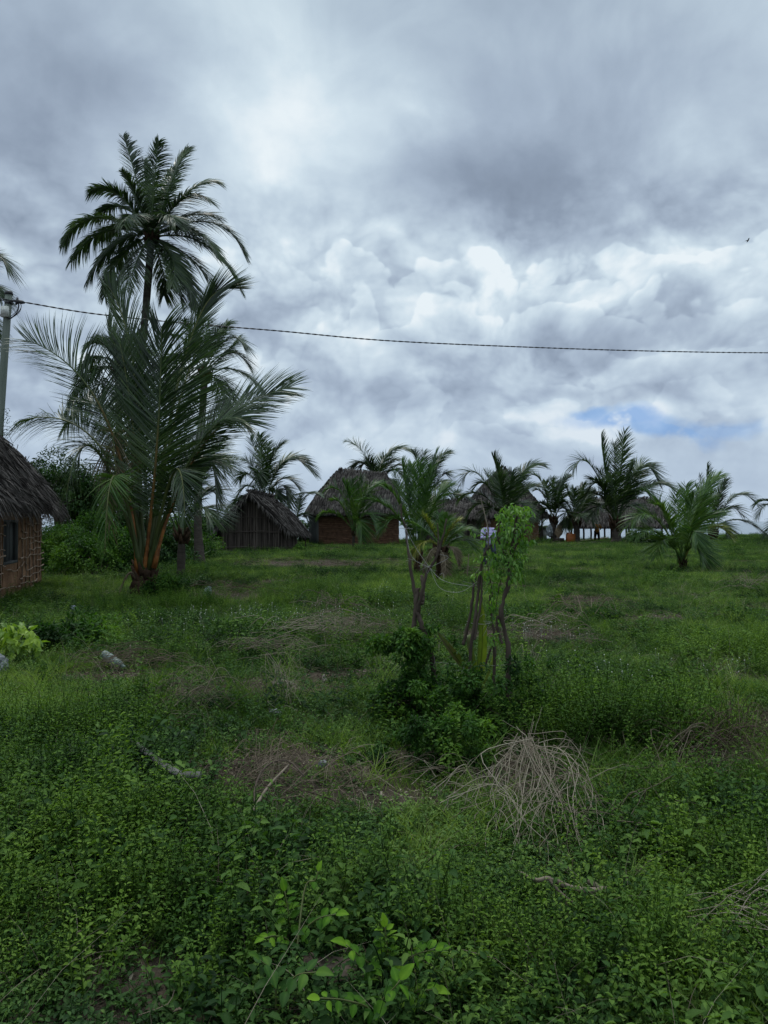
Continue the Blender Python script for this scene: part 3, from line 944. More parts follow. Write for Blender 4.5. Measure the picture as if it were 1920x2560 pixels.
palm('young_palm', 'dense upright green palm just behind the forked dead stake', GP(1043, 24), P(1043, 1385, 24), [
    (1005, 1155, 1022, 1265, -.2, 10, dict(close=.55)), (1092, 1130, 1062, 1260, .1, -10, dict(close=.5)), (1050, 1155, 1046, 1265, .5, 0, dict(close=.7)), (962, 1215, 1005, 1270, -.2, 20),
    (1118, 1215, 1080, 1270, .3, -10), (985, 1180, 1015, 1275, .5, 10), (1030, 1160, 1037, 1270, -.5, 0), (900, 1250, 980, 1275, .1, 10), (1140, 1330, 1090, 1310, 0, 0), (950, 1330, 1000, 1300, -.5, 0),
    (1080, 1165, 1060, 1270, -.5, 0), (1100, 1350, 1075, 1310, .6, 0),
], 0.62, 0.042, n=62, r=(.10, .09), droop=.25, mat='palm_fresh', seed=36, hr=.12)
palm('young_palm', 'squat yellowish palm with low spreading fronds behind the forked dead stake', GP(1102, 21), P(1102, 1372, 21), [
    (1060, 1290, 1078, 1320, -.3, 20, dict(mat='palm_yellow')), (1140, 1305, 1122, 1330, -.2, -15, dict(mat='palm_yellow')), (1015, 1305, 1050, 1315, .3, 10), (1175, 1325, 1140, 1330, .2, 0),
    (1030, 1400, 1060, 1355, -.4, 0, dict(mat='palm_yellow')), (1146, 1410, 1130, 1370, -.4, 0, dict(mat='palm_dry', leaf=.2)), (1098, 1285, 1099, 1330, .4, 0), (1060, 1430, 1075, 1380, -.6, 0, dict(mat='palm_dry', leaf=.2)),
    (1120, 1290, 1110, 1330, -.5, 0), (1185, 1370, 1150, 1345, .4, 0), (1110, 1450, 1112, 1400, -.7, 0, dict(mat='palm_dry', leaf=.2)),
], 0.42, 0.035, n=48, r=(.13, .11), droop=.4, mat='palm_fresh', seed=37, hr=.14)
palm('coconut_palm', 'palm in front of the peaked thatch roof, a long frond arching to each side', GP(1262, 46), P(1262, 1300, 46), [
    (1150, 1215, 1195, 1185, -.3, 20), (1352, 1162, 1300, 1190, .2, -20), (1232, 1142, 1250, 1205, -.2, 0, dict(close=.6)), (1335, 1215, 1300, 1235, .3, -10), (1280, 1180, 1272, 1230, .5, 0),
    (1190, 1215, 1225, 1220, .5, 10), (1215, 1180, 1240, 1230, .8, 0), (1170, 1290, 1210, 1260, 0, 0), (1200, 1310, 1230, 1270, -.5, 0), (1320, 1290, 1295, 1260, -.3, 0), (1245, 1190, 1255, 1240, -.9, 0),
    (1310, 1180, 1285, 1235, .8, 0), (1150, 1250, 1200, 1235, .6, 10), (1280, 1330, 1275, 1290, -1, 0),
], 1.05, 0.085, n=46, r=(.2, .17), droop=.35, seed=38, hr=.25)
palm('coconut_palm', 'small palm with bits of sacking round its foot, water showing on both sides', GP(1384, 58), P(1384, 1296, 58), [
    (1332, 1186, 1358, 1215, 0, 20), (1420, 1192, 1398, 1225, .2, -20, dict(close=.6)), (1380, 1195, 1381, 1240, .3, 0), (1340, 1225, 1360, 1240, .3, 10), (1425, 1245, 1408, 1245, .2, 0), (1340, 1262, 1360, 1260, -.3, 0),
    (1355, 1290, 1368, 1272, .4, 0), (1420, 1290, 1405, 1270, -.3, 0), (1365, 1205, 1373, 1240, -.5, 0), (1400, 1210, 1393, 1245, .8, 0), (1398, 1262, 1392, 1268, -.9, 0),
], 0.95, 0.095, n=38, r=(.26, .2), droop=.4, seed=39, hr=.22)
palm('coconut_palm', 'leafy palm beside the orange container', GP(1442, 57), P(1442, 1300, 57), [
    (1415, 1218, 1425, 1245, 0, 10), (1458, 1212, 1450, 1245, .2, 0), (1480, 1235, 1465, 1250, .3, -10), (1400, 1260, 1418, 1260, .3, 0), (1495, 1268, 1470, 1262, .2, 0), (1405, 1310, 1418, 1280, -.3, 0),
    (1420, 1320, 1428, 1290, .5, 0), (1480, 1305, 1468, 1280, -.3, 0), (1435, 1222, 1438, 1255, -.5, 0), (1470, 1225, 1458, 1255, .8, 0), (1450, 1290, 1446, 1285, -1, 0),
], 0.95, 0.095, n=38, r=(.24, .2), droop=.45, seed=40, hr=.22)
palm('coconut_palm', 'biggest palm of the far row, an open fan of fronds before the shelter', GP(1541, 54), P(1541, 1305, 54), [
    (1503, 1090, 1515, 1190, 0, 10, dict(close=.55)), (1562, 1078, 1550, 1185, .2, -5), (1430, 1175, 1478, 1165, -.2, 25), (1645, 1205, 1595, 1170, .2, -25), (1580, 1165, 1565, 1220, -.4, -10, dict(close=.7)),
    (1680, 1222, 1615, 1215, -.3, -10), (1470, 1230, 1505, 1215, .4, 10), (1500, 1180, 1518, 1220, .8, 10), (1535, 1110, 1538, 1200, .9, 0), (1450, 1260, 1495, 1235, -.5, 0), (1620, 1235, 1585, 1225, .7, -10),
    (1600, 1180, 1572, 1220, .9, -10), (1480, 1200, 1510, 1225, -.8, 10), (1530, 1190, 1536, 1240, -1.1, 0), (1600, 1290, 1575, 1265, -.8, 0), (1480, 1290, 1508, 1265, -.8, 0),
], 1.35, 0.10, n=52, r=(.36, .26), droop=.35, seed=41, thick=.05, hr=.32)
palm('young_palm', 'low spreading green palm nearest on the right, standing in the grass', GP(1707, 26), P(1707, 1402, 26), [
    (1795, 1192, 1745, 1265, -.2, -25, dict(close=.75)), (1690, 1235, 1698, 1300, .4, 0), (1640, 1262, 1672, 1300, -.3, 15), (1565, 1322, 1630, 1290, -.2, 25), (1590, 1340, 1640, 1330, -.6, 10, dict(leaf=.7)), (1780, 1290, 1750, 1300, .5, -15),
    (1830, 1345, 1770, 1320, -.2, 0, dict(mat='palm_yellow', leaf=.5)), (1735, 1240, 1722, 1300, -.5, 0), (1610, 1225, 1660, 1280, .6, 10), (1765, 1250, 1738, 1300, .2, -10), (1640, 1390, 1665, 1350, -.7, 0), (1760, 1410, 1738, 1365, -.7, 0),
    (1745, 1360, 1730, 1330, -1.0, 0), (1715, 1215, 1712, 1290, .9, 0),
], 0.72, 0.05, n=60, r=(.11, .10), droop=.3, mat='palm_fresh', seed=42, hr=.09)
palm('coconut_palm', 'bluish palm behind the low spreading one on the right, one frond curling over the sea', GP(1783, 52), P(1783, 1325, 52), [
    (1768, 1162, 1772, 1240, 0, 0), (1815, 1200, 1795, 1255, .2, -10, dict(close=.7)), (1895, 1262, 1835, 1240, -.1, 0), (1920, 1342, 1850, 1300, -.3, 0, dict(leaf=.8)), (1740, 1215, 1760, 1260, .4, 10), (1858, 1290, 1818, 1270, .4, 0),
    (1730, 1270, 1755, 1285, -.2, 0), (1800, 1230, 1790, 1280, -.6, 0), (1745, 1320, 1762, 1300, .5, 0), (1820, 1340, 1805, 1310, -.7, 0), (1750, 1190, 1765, 1260, .8, 0),
], 0.95, 0.085, n=46, r=(.2, .15), droop=.45, seed=43)
palm('coconut_palm', 'palm mostly beyond the right edge with drooping fronds reaching in over the sea', GP(1965, 50), P(1965, 1300, 50), [
    (1895, 1290, 1925, 1262, 0, 0), (1890, 1260, 1925, 1255, .6, 0), (2040, 1280, 2000, 1255, 0, 0), (1990, 1200, 1980, 1250, 0, 0), (1940, 1210, 1952, 1255, .4, 0), (2030, 1340, 2005, 1290, 0, 0), (1915, 1340, 1940, 1300, -.5, 0),
], 0.9, 0.085, n=42, r=(.2, .15), droop=.5, seed=44)
palm('young_palm', 'tiny palm in the gap of bright water beside the mud house', GP(1347, 61), P(1347, 1335, 61), [
    (1340, 1292, 1343, 1312, 0, 0), (1362, 1300, 1354, 1312, 0, 0), (1332, 1308, 1340, 1315, .2, 0), (1370, 1322, 1358, 1318, .2, 0), (1352, 1290, 1349, 1312, -.3, 0),
], 0.45, 0.06, n=26, r=(.07, .05), droop=.3, mat='palm_fresh', seed=45)
palm('coconut_palm', 'dim palm far behind the low dark roof at the centre', GP(1175, 72), P(1140, 1262, 72), [
    (1105, 1240, 1122, 1240, 0, 0), (1175, 1252, 1158, 1243, 0, 0), (1140, 1228, 1140, 1245, .3, 0), (1165, 1235, 1152, 1245, .5, 0), (1112, 1262, 1125, 1252, .4, 0), (1170, 1275, 1158, 1260, 0, 0),
], 0.8, 0.10, n=30, r=(.16, .13), droop=.4, seed=46)

# ------------------------------------------------------------------ thatched huts
rng = np.random.default_rng(50)


def thatch(mb, quad, rows, per_m, ln=0.55, lift=0.05, w=0.035, bulge=0.0, frill=0.12, rough=1.0, tri=False, lean=0.0):
    """courses of palm leaf thatch on the patch (eave left, eave right, ridge right, ridge left)"""
    a, b_, c, d = (np.array(tuple(q), float) for q in quad)
    nrm = np.cross(b_ - a, d - a)
    nrm /= np.linalg.norm(nrm)
    if nrm[2] < 0:
        nrm = -nrm
    down = (a + b_) / 2 - (c + d) / 2
    H = np.linalg.norm(down)
    down = down / H
    for k in range(rows + 1):
        v = k / rows
        l, r_ = a + (d - a) * v, b_ + (c - b_) * v
        W = np.linalg.norm(r_ - l)
        n = max(3, int(W * per_m * rng.uniform(.9, 1.1)))
        u = rng.random(n)
        vv = v + rng.normal(0, .018 * rough, n) + 0.02 * rough * (vnoise(u * W, u * 0, 1.5, k) - .5)
        vv = np.clip(vv, 0, 1.02)
        base = a + (b_ - a) * u[:, None]
        top = d + (c - d) * u[:, None]
        p = base * (1 - vv[:, None]) + top * vv[:, None]
        p = p + nrm * (bulge * np.sin(PI * np.clip(vv, 0, 1)) + lift * .5 * rng.random(n))[:, None]
        dd = down[None, :] + rng.normal(0, .13 * rough, (n, 3)) + np.array([lean, 0, 0])
        dd = dd - nrm * (dd @ nrm)[:, None] + nrm * rng.uniform(-.02, .12 * rough, n)[:, None]
        L_ = ln * rng.uniform(.6, 1.15, n) * (H / rows / 0.35 if False else 1)
        start = p - dd * L_[:, None] * .75 + nrm * (lift * rng.uniform(.1, 1.0, n))[:, None]
        bend = np.tile(np.array([0, 0, -1.0]), (n, 1)) * rng.uniform(.02, .20 if k else .42, n)[:, None] * rough
        shade = np.clip(rng.normal(.45, .2, n) + 0.25 * (vnoise(p[:, 0], p[:, 1] + p[:, 2], .9) - .5), 0, 1)
        mb.blades(start, dd, bend, L_, w * rng.uniform(.5, 1.5, n), shade, seg=3)


def slab(mb, quad, th=0.12, bulge=0.0, tint=0.4, nseg=6):
    """roof body below the thatch, as a thick sheet"""
    a, b_, c, d = (np.array(tuple(q), float) for q in quad)
    nrm = np.cross(b_ - a, d - a)
    nrm /= np.linalg.norm(nrm)
    if nrm[2] < 0:
        nrm = -nrm
    rows = []
    for k in range(nseg + 1):
        v = k / nseg
        o = nrm * bulge * math.sin(PI * v)
        rows.append([a + (d - a) * v + o, b_ + (c - b_) * v + o])
    top = np.array(rows).reshape(-1, 3)
    bot = top - nrm * th
    n = nseg + 1
    f = []
    for k in range(nseg):
        f.append([2 * k, 2 * k + 1, 2 * k + 3, 2 * k + 2])
        f.append([2 * n + 2 * k + 2, 2 * n + 2 * k + 3, 2 * n + 2 * k + 1, 2 * n + 2 * k])
        f.append([2 * k, 2 * k + 2, 2 * n + 2 * k + 2, 2 * n + 2 * k])
        f.append([2 * k + 1, 2 * n + 2 * k + 1, 2 * n + 2 * k + 3, 2 * k + 3])
    f.append([0, 2 * n, 2 * n + 1, 1])
    f.append([2 * n - 2, 2 * n - 1, 4 * n - 1, 4 * n - 2])
    mb.add(np.vstack([top, bot]), np.array(f), tint)


def lumpy_wall(mb, p, q, h, th=0.15, nx=24, nz=12, amp=0.03, tint=0.5, h2=None):
    """an uneven daubed wall from p to q with its thickness behind it (left of p->q)"""
    p, q = np.array(tuple(p), float), np.array(tuple(q), float)
    d = q - p
    L_ = np.linalg.norm(d[:2])
    n_ = np.array([d[1], -d[0], 0]) / L_
    us, vs = np.linspace(0, 1, nx + 1), np.linspace(0, 1, nz + 1)
    U, V_ = np.meshgrid(us, vs)
    hh = h if h2 is None else h + (h2 - h) * U
    base = p + d * U[..., None]
    off = amp * (vnoise(U * L_ + p[0], V_ * h + p[1], 4.0) - .5) * 2
    pts = base + n_ * off[..., None] + np.stack([0 * U, 0 * U, V_ * hh], -1)
    i = np.arange(nz)[:, None] * (nx + 1)
    j = np.arange(nx)[None, :]
    f = np.stack([i + j, i + j + 1, i + nx + 1 + j + 1, i + nx + 1 + j], -1).reshape(-1, 4)
    mb.add(pts.reshape(-1, 3), f, tint)
    back = pts - n_ * th
    mb.add(back.reshape(-1, 3), f[:, ::-1], tint)
    for (A, B_) in (((0, 0), (nz, 0)), ((0, nx), (nz, nx))):
        e = [pts[A], back[A], back[B_], pts[B_]]
        mb.add(np.array(e), np.array([[0, 1, 2, 3]]), tint)
    e = [pts[nz, 0], back[nz, 0], back[nz, nx], pts[nz, nx]]
    mb.add(np.array(e), np.array([[0, 1, 2, 3]]), tint)


def sticks(mb, p, q, heights, out=0.04, rad=0.014, wav=0.035, gaps=0.25, segl=0.9):
    """wavy horizontal sticks tied to the outside of a wall"""
    p, q = np.array(tuple(p), float), np.array(tuple(q), float)
    d = q - p
    L_ = np.linalg.norm(d[:2])
    n_ = np.array([d[1], -d[0], 0]) / L_
    for h in heights:
        u = rng.uniform(-.1, .1)
        while u < 1:
            l = rng.uniform(.5, 1.2) * segl / L_
            u2 = min(u + l, 1.02)
            if rng.random() > gaps and u2 > u + .03:
                ts = np.linspace(max(u, 0), u2, 9)
                pts = [p + d * t + n_ * (out + .012 * rng.random()) + np.array([0, 0, h + wav * (vnoise(np.array([t * L_ * 3]), np.array([h * 9]), 1.0)[0] - .5) * 2]) for t in ts]
                mb.tube(pts, rad * rng.uniform(.6, 1.2), 5, rng.uniform(.2, .9))
            u = u2 + rng.uniform(0, .06)


def ridge_cap(mb, p, q, r=0.10):
    p, q = np.array(tuple(p), float), np.array(tuple(q), float)
    pts = [p + (q - p) * t + np.array([0, 0, -.05 * math.sin(PI * t) + rng.normal(0, .012)]) for t in np.linspace(0, 1, 12)]
    mb.tube(pts, r, 8, .35, jitter=.2)
    n = int(np.linalg.norm(q - p) * 60)
    t = rng.random(n)[:, None]
    pos = p + (q - p) * t + np.array([0, 0, r * .8])
    d = q - p
    s = np.cross(d / np.linalg.norm(d), [0, 0, 1.0])
    sg = np.where(rng.random(n) < .5, -1, 1)[:, None]
    dd = s[None, :] * sg + rng.normal(0, .3, (n, 3)) * [1, 1, .15] + np.array([0, 0, -.25])
    mb.blades(pos, dd, np.tile([0, 0, -.5], (n, 1)), .45, .035, rng.random(n), seg=3)


def rot2(o, rz, x, y):
    return np.array([o[0] + x * math.cos(rz) - y * math.sin(rz), o[1] + x * math.sin(rz) + y * math.cos(rz)])


# --- 1. the mud hut cut by the left edge
corner = GP(103, 20.6)                       # far corner of the visible wall
near = np.array([-7.35, 13.2])
dirv = np.array([corner.x, corner.y]) - near
Lw = np.linalg.norm(dirv)
dirv /= Lw
inn = np.array([-dirv[1], dirv[0]])          # into the hut (to the left)
gzb = -0.12


def hp(a, c, z=0.0):                         # a: along the wall from the near end, c: depth into the hut
    q = near + dirv * a + inn * c
    return Vector((q[0], q[1], gzb + z))


hut = empty('mud_hut', hp(Lw / 2, 2.2), 'rust brown mud hut with pale sticks in its wall, cut off by the left edge', 'hut')
W_h, E_h, R_h = 4.6, 2.05, 4.95
wm = MB()
# the opening of the window is left free in the visible wall
wa0, wa1, wz0, wz1 = Lw - 4.15, Lw - 2.75, 0.80, 1.78
lumpy_wall(wm, hp(0, 0), hp(wa0, 0), E_h, nx=30, nz=16, amp=.035)
lumpy_wall(wm, hp(wa1, 0), hp(Lw, 0), E_h, nx=30, nz=16, amp=.035)
lumpy_wall(wm, hp(wa0, 0), hp(wa1, 0), wz0, nx=12, nz=8, amp=.02)
lumpy_wall(wm, hp(wa0, 0, wz1), hp(wa1, 0, wz1), E_h - wz1, nx=12, nz=3, amp=.02)
lumpy_wall(wm, hp(Lw, 0), hp(Lw, W_h), E_h, nx=20, nz=10)
lumpy_wall(wm, hp(Lw, W_h), hp(0, W_h), E_h)
lumpy_wall(wm, hp(0, W_h), hp(0, 0), E_h)
wm.build('wall', 'mud', hut)
st = MB()
sticks(st, hp(wa1 + .05, 0), hp(Lw + .05, 0), np.arange(.12, 1.85, .155), gaps=.18, rad=.018, wav=.05)
sticks(st, hp(0, 0), hp(wa0 - .05, 0), np.arange(.12, 1.8, .17), gaps=.3, rad=.017, wav=.05)
sticks(st, hp(wa0, 0), hp(wa1, 0), [.10, .28, .45, .66], gaps=.15, rad=.017, wav=.05)
for a in np.arange(.2, Lw, .42):             # upright poles that show where the daub has fallen out
    if wa0 - .1 < a < wa1 + .1:
        continue
    st.tube([hp(a, -.02, .02), hp(a + rng.normal(0, .04), -.03, 1.0), hp(a + rng.normal(0, .05), -.02, 1.95)], .017, 5, rng.uniform(.1, .5))
st.build('stick_lattice', 'lath', hut)
win = MB()
fw = (wa0 + wa1) / 2
for a in (wa0 + .04, wa1 - .04, fw - .30):
    win.box(hp(a, .05, (wz0 + wz1) / 2), (.07, .12, wz1 - wz0), math.atan2(dirv[1], dirv[0]), .6)
for z in (wz0 + .03, wz1 - .03):
    win.box(hp(fw, .05, z), (wa1 - wa0 - .16, .13, .06), math.atan2(dirv[1], dirv[0]), .6)
wo = win.build('window', 'board', hut)
sh = MB()
for k in range(9):
    a = wa0 + .12 + (wa1 - wa0 - .2) * k / 8
    sh.box(hp(a, .09, wz0 + .52), (.12, .025, .96), math.atan2(dirv[1], dirv[0]), rng.uniform(.1, .9))
sh.build('shutter', 'board', wo)
rf = MB()
ov = .46
e = [hp(-ov, -ov, E_h - .02), hp(Lw + ov, -ov, E_h - .02), hp(Lw + ov, W_h + ov, E_h - .12), hp(-ov, W_h + ov, E_h - .12)]
r1, r2 = hp(1.9, W_h / 2, R_h), hp(Lw - 1.55, W_h / 2, R_h)
base_r = MB()
quads = [(e[0], e[1], r2, r1), (e[1], e[2], r2, r2), (e[2], e[3], r1, r2), (e[3], e[0], r1, r1)]
for q_ in quads:
    slab(base_r, q_, .14, .22)
ro = base_r.build('roof', 'thatch_base', hut)
for q_, pm in zip(quads, (62, 55, 20, 20)):
    thatch(rf, q_, 24, pm * 1.15, ln=.44, lift=.14, w=.032, bulge=.22, rough=2.3)
ridge_cap(rf, r1, r2, .12)
# whole dead fronds laid over the eave above the window
for k in range(9):
    a = rng.uniform(Lw - 5.5, Lw + .2)
    A = np.array(hp(a, .6 * rng.random() - .1, E_h + .75 - .1 * rng.random()))
    Bp = np.array(hp(a + rng.uniform(.9, 1.5) * (1 if k % 3 else -1), -ov - .06, E_h + .02))
    rf.tube([A, (A + Bp) / 2 + [0, 0, .12], Bp], [.03, .022, .012], 5, .85)
    n = 46
    t = rng.random(n)[:, None]
    pos = A + (Bp - A) * t + np.array([0, 0, .06])
    dd = (Bp - A)[None, :] * .35 + np.array([0.25, 0, -.55]) + rng.normal(0, .12, (n, 3))
    rf.blades(pos, dd, np.tile([0, 0, -.35], (n, 1)), rng.uniform(.3, .55, n), .028, rng.uniform(.5, 1, n))
rf.build('thatch', 'thatch', ro)
ev = MB()
for (az_, cz) in ((Lw + .34, .35),):
    ev.tube([hp(az_, cz, -.05), hp(az_ + .04, cz, 1.0), hp(az_, cz, E_h - .05)], [.035, .03, .028], 6, .3)
    ev.build('eave_post', 'bark', hut)
    ev = MB()

# --- 2. small reed hut, gable towards the viewer
D2 = 40.5
o2 = GP(629, D2)
o2.z -= .03
rz = R(-5)
hut = empty('reed_hut', o2, 'small low hut with dark reed walls and a sagging gabled roof of grey thatch', 'hut')


def h2(x, y, z=0.0):
    q = rot2((o2.x, o2.y), rz, x, y)
    return Vector((q[0], q[1], o2.z + z))


hw, dp, eh, rh = 1.62, 3.9, 1.18, 3.02
wm = MB()
n = 70


def reed_wall(mb, p, q, hfun, n, r=.022):
    p, q = np.array(tuple(p), float), np.array(tuple(q), float)
    for k in range(n):
        t = (k + .5) / n
        b0 = p + (q - p) * t + rng.normal(0, .008, 3) * [1, 1, 0]
        hh = hfun(t) * rng.uniform(.97, 1.03)
        mb.tube([b0 - [0, 0, .05], b0 + [rng.normal(0, .015), rng.normal(0, .01), hh * .5], b0 + [rng.normal(0, .02), rng.normal(0, .01), hh]], r * rng.uniform(.7, 1.2), 4, rng.uniform(0, 1), cap=False)
    # dark matting behind so no light shows through
    d = q - p
    nn_ = np.array([d[1], -d[0], 0]) / np.linalg.norm(d[:2]) * -.03
    ts = np.linspace(0, 1, 13)
    lo = [p + d * t + nn_ for t in ts]
    hi = [p + d * t + nn_ + [0, 0, hfun(t)] for t in ts]
    f = [[k, k + 1, 13 + k + 1, 13 + k] for k in range(12)]
    mb.add(np.array(lo + hi), np.array(f), .1)


gab = lambda t: eh + (rh - .18 - eh) * (1 - abs(2 * t - 1))
reed_wall(wm, h2(-hw, 0), h2(hw, 0), gab, 110)
reed_wall(wm, h2(hw, 0), h2(hw, dp), lambda t: eh + .05, 70)
reed_wall(wm, h2(hw, dp), h2(-hw, dp), gab, 50)
reed_wall(wm, h2(-hw, dp), h2(-hw, 0), lambda t: eh, 60)
wm.build('wall', 'reed', hut)
st = MB()
for z, x0, x1 in ((.28, -hw, hw), (.30, -hw, hw * .4), (1.08, -hw, hw), (1.12, -.6, hw), (1.85, -.9, .8)):
    st.tube([h2(x0, -.06, z), h2((x0 + x1) / 2, -.07, z + .04), h2(x1, -.06, z - .02)], .016, 5, .6)
for x, z0, z1 in ((-.55, 0, 2.3), (-.15, 1.0, 2.6), (.95, 0, 1.6), (-1.5, 0, 1.2), (1.45, 0, 1.25)):
    st.tube([h2(x, -.05, z0), h2(x + .02, -.06, z1)], .022, 5, .7)
st.tube([h2(hw + .05, 0, .28), h2(hw + .05, dp, .28)], .018, 5, .6)
st.build('binding_stick', 'reed', hut)
rb, rf = MB(), MB()
fo, bo, so = .42, .35, .62
sl = (rh - eh) / hw
ze = eh - so * sl * .62
A_, B_ = h2(-hw - so, -fo, ze), h2(-hw - so, dp + bo, ze)
C_, D_ = h2(hw + so - .15, -fo + .15, ze + .28), h2(hw + so + .1, dp + bo, ze + .12)
r1, r2 = h2(0, -fo - .1, rh + .05), h2(.1, dp + bo, rh - .10)
ql, qr = (B_, A_, r1, r2), (C_, D_, r2, r1)
slab(rb, ql, .10, .10)
slab(rb, qr, .10, .16)
ro = rb.build('roof', 'thatch_base', hut)
thatch(rf, ql, 17, 60, ln=.40, lift=.07, w=.045, bulge=.12, rough=1.4)
thatch(rf, qr, 17, 70, ln=.38, lift=.07, w=.045, bulge=.18, rough=1.4)
ridge_cap(rf, r1, r2, .10)
for (p_, q_) in ((A_, r1), (C_, r1)):        # shaggy barge ends
    n = 120
    t = rng.random(n)[:, None]
    pos = np.array(p_) + (np.array(r1) - np.array(p_)) * t + [0, 0, .05]
    sgn = -1 if p_ is A_ else 1
    dd = np.tile([sgn * .25, -.25, -.9], (n, 1)) + rng.normal(0, .22, (n, 3))
    rf.blades(pos, dd, np.tile([0, 0, -.3], (n, 1)), rng.uniform(.15, .42, n), .04, rng.uniform(.3, 1, n))
rf.build('thatch', 'thatch', ro)
for x, y in ((-hw - .45, -.3), (hw + .55, dp * .9)):
    pm = MB()
    pm.tube([h2(x, y, -.05), h2(x + .03, y, .6), h2(x, y, 1.15)], .028, 6, .3)
    pm.build('eave_post', 'bark', hut)

# --- 3. mud hut with a hipped roof, in the middle
D3 = 51.0


def q3(px, py, d):
    return P(px, py, d)


o3 = GP(890, D3 + 2.2)
hut = empty('mud_hut', o3, 'reddish mud hut in the middle with a tall grey hipped thatch roof in neat courses', 'hut')
z3 = P(890, 1366, D3).z - .05
xa, xm, xb = P(775, 0, D3).x, P(798, 0, D3).x, P(997, 0, D3).x
dp3, eh3 = 4.6, 2.25
V3 = lambda x, y, z=0.0: Vector((x, D3 + y, z3 + z))
wm = MB()
lumpy_wall(wm, V3(xm, 0), V3(xb, 0), eh3, nx=60, nz=26, amp=.05)
lumpy_wall(wm, V3(xb, 0), V3(xb, dp3), eh3)
lumpy_wall(wm, V3(xb, dp3), V3(xa, dp3), eh3)
lumpy_wall(wm, V3(xa, dp3), V3(xa, 0), eh3)
wm.build('wall', 'mud_dark', hut)
st = MB()
sticks(st, V3(xm, 0), V3(xb, 0), np.arange(.15, 2.1, .13), gaps=.35, rad=.013, wav=.03, out=.035)
st.build('stick_lattice', 'mud', hut)
dm = MB()
for k in range(9):
    x = xa + (xm - xa) * (k + .5) / 9
    dm.box(V3(x, -.03 - .02 * (k % 2), eh3 / 2 - .1), ((xm - xa) / 9 * .9, .03, eh3 - .25), 0, rng.uniform(.1, .9))
dm.build('door', 'board', hut)
lm = MB()
lm.box(V3((xa + xm) / 2, .05, eh3 - .08), ((xm - xa), .10, .18), 0, .3)
lm.tube([V3(xa + .02, .06, 0), V3(xa + .02, .06, eh3)], .05, 6, .4)
lm.build('door_frame', 'bark', hut)
rb, rf = MB(), MB()
ze = eh3 - .12
e = [Vector((P(764, 0, D3 - .6).x, D3 - .62, z3 + ze)), Vector((P(1006, 0, D3 - .6).x, D3 - .62, z3 + ze - .03)), V3(xb + .6, dp3 + .6, ze), V3(xa - .6, dp3 + .6, ze)]
r1 = Vector((P(846, 0, D3 + 2.3).x, D3 + 2.3, z3 + 5.05))
r2 = Vector((P(965, 0, D3 + 2.3).x, D3 + 2.3, z3 + 4.72))
quads = [(e[0], e[1], r2, r1), (e[1], e[2], r2, r2), (e[2], e[3], r1, r2), (e[3], e[0], r1, r1)]
for q_ in quads:
    slab(rb, q_, .16, .10)
ro = rb.build('roof', 'thatch_base', hut)
thatch(rf, quads[0], 11, 120, ln=.47, lift=.16, w=.05, bulge=.13, rough=.35)
thatch(rf, quads[1], 12, 60, ln=.50, lift=.10, w=.055, bulge=.13, rough=.7)
thatch(rf, quads[3], 12, 60, ln=.50, lift=.10, w=.055, bulge=.13, rough=.7)
thatch(rf, quads[2], 8, 20, ln=.5, lift=.08, w=.055, bulge=.13)
ridge_cap(rf, r1, r2, .13)
rf.build('thatch', 'thatch', ro)

# --- 4. low dark roof between
D4 = 57.0
o4 = GP(1115, D4 + 1.5)
hut = empty('reed_hut', o4, 'low long hut, its flat looking dark thatch roof between two larger roofs', 'hut')
z4 = P(1115, 1356, D4).z
x0, x1 = P(1050, 0, D4).x, P(1200, 0, D4).x
V4 = lambda x, y, z=0.0: Vector((x, D4 + y, z4 + z))
wm = MB()
reed_wall(wm, V4(x0, 0), V4(x1, 0), lambda t: 1.75, 110, .03)
reed_wall(wm, V4(x1, 0), V4(x1, 3), lambda t: 1.75, 40, .03)
reed_wall(wm, V4(x0, 3), V4(x0, 0), lambda t: 1.75, 40, .03)
wm.build('wall', 'reed', hut)
rb, rf = MB(), MB()
zt, ze = P(1100, 1252, D4 + 1.8).z, P(1100, 1297, D4 - .5).z
r1, r2 = Vector((x0 + .6, D4 + 1.8, zt)), Vector((x1 + .2, D4 + 1.8, zt - .05))
qa = (Vector((x0 - .4, D4 - .6, ze)), Vector((x1 + .4, D4 - .6, ze)), r2, r1)
qb = (Vector((x1 + .4, D4 + 4, ze)), Vector((x0 - .4, D4 + 4, ze)), r1, r2)
slab(rb, qa, .12, .08)
slab(rb, qb, .12, .08)
ro = rb.build('roof', 'thatch_base', hut)
thatch(rf, qa, 8, 60, ln=.5, lift=.08, w=.06, bulge=.09, rough=1.2)
thatch(rf, qb, 6, 25, ln=.5, lift=.08, w=.06, bulge=.09)
ridge_cap(rf, r1, r2, .10)
rf.build('thatch', 'thatch', ro)

# --- 5. big peaked house behind the tree with bright leaves
D5 = 59.0
o5 = GP(1256, D5 + 2.5)
hut = empty('mud_house', o5, 'steep peaked thatch house with a mud wall behind the leafy green stake', 'hut')
z5 = P(1256, 1352, D5).z - .05
x0, x1 = P(1183, 0, D5).x, P(1343, 0, D5).x
V5 = lambda x, y, z=0.0: Vector((x, D5 + y, z5 + z))
eh5 = 1.95
wm = MB()
lumpy_wall(wm, V5(x0, 0), V5(x1, 0), eh5, nx=50, nz=20, amp=.05)
lumpy_wall(wm, V5(x1, 0), V5(x1, 5), eh5)
lumpy_wall(wm, V5(x1, 5), V5(x0, 5), eh5)
lumpy_wall(wm, V5(x0, 5), V5(x0, 0), eh5)
wm.build('wall', 'mud', hut)
st = MB()
sticks(st, V5(x0, 0), V5(x1, 0), np.arange(.12, 1.9, .15), gaps=.2, rad=.017, wav=.03, out=.045)
st.build('stick_lattice', 'lath', hut)
pm = MB()
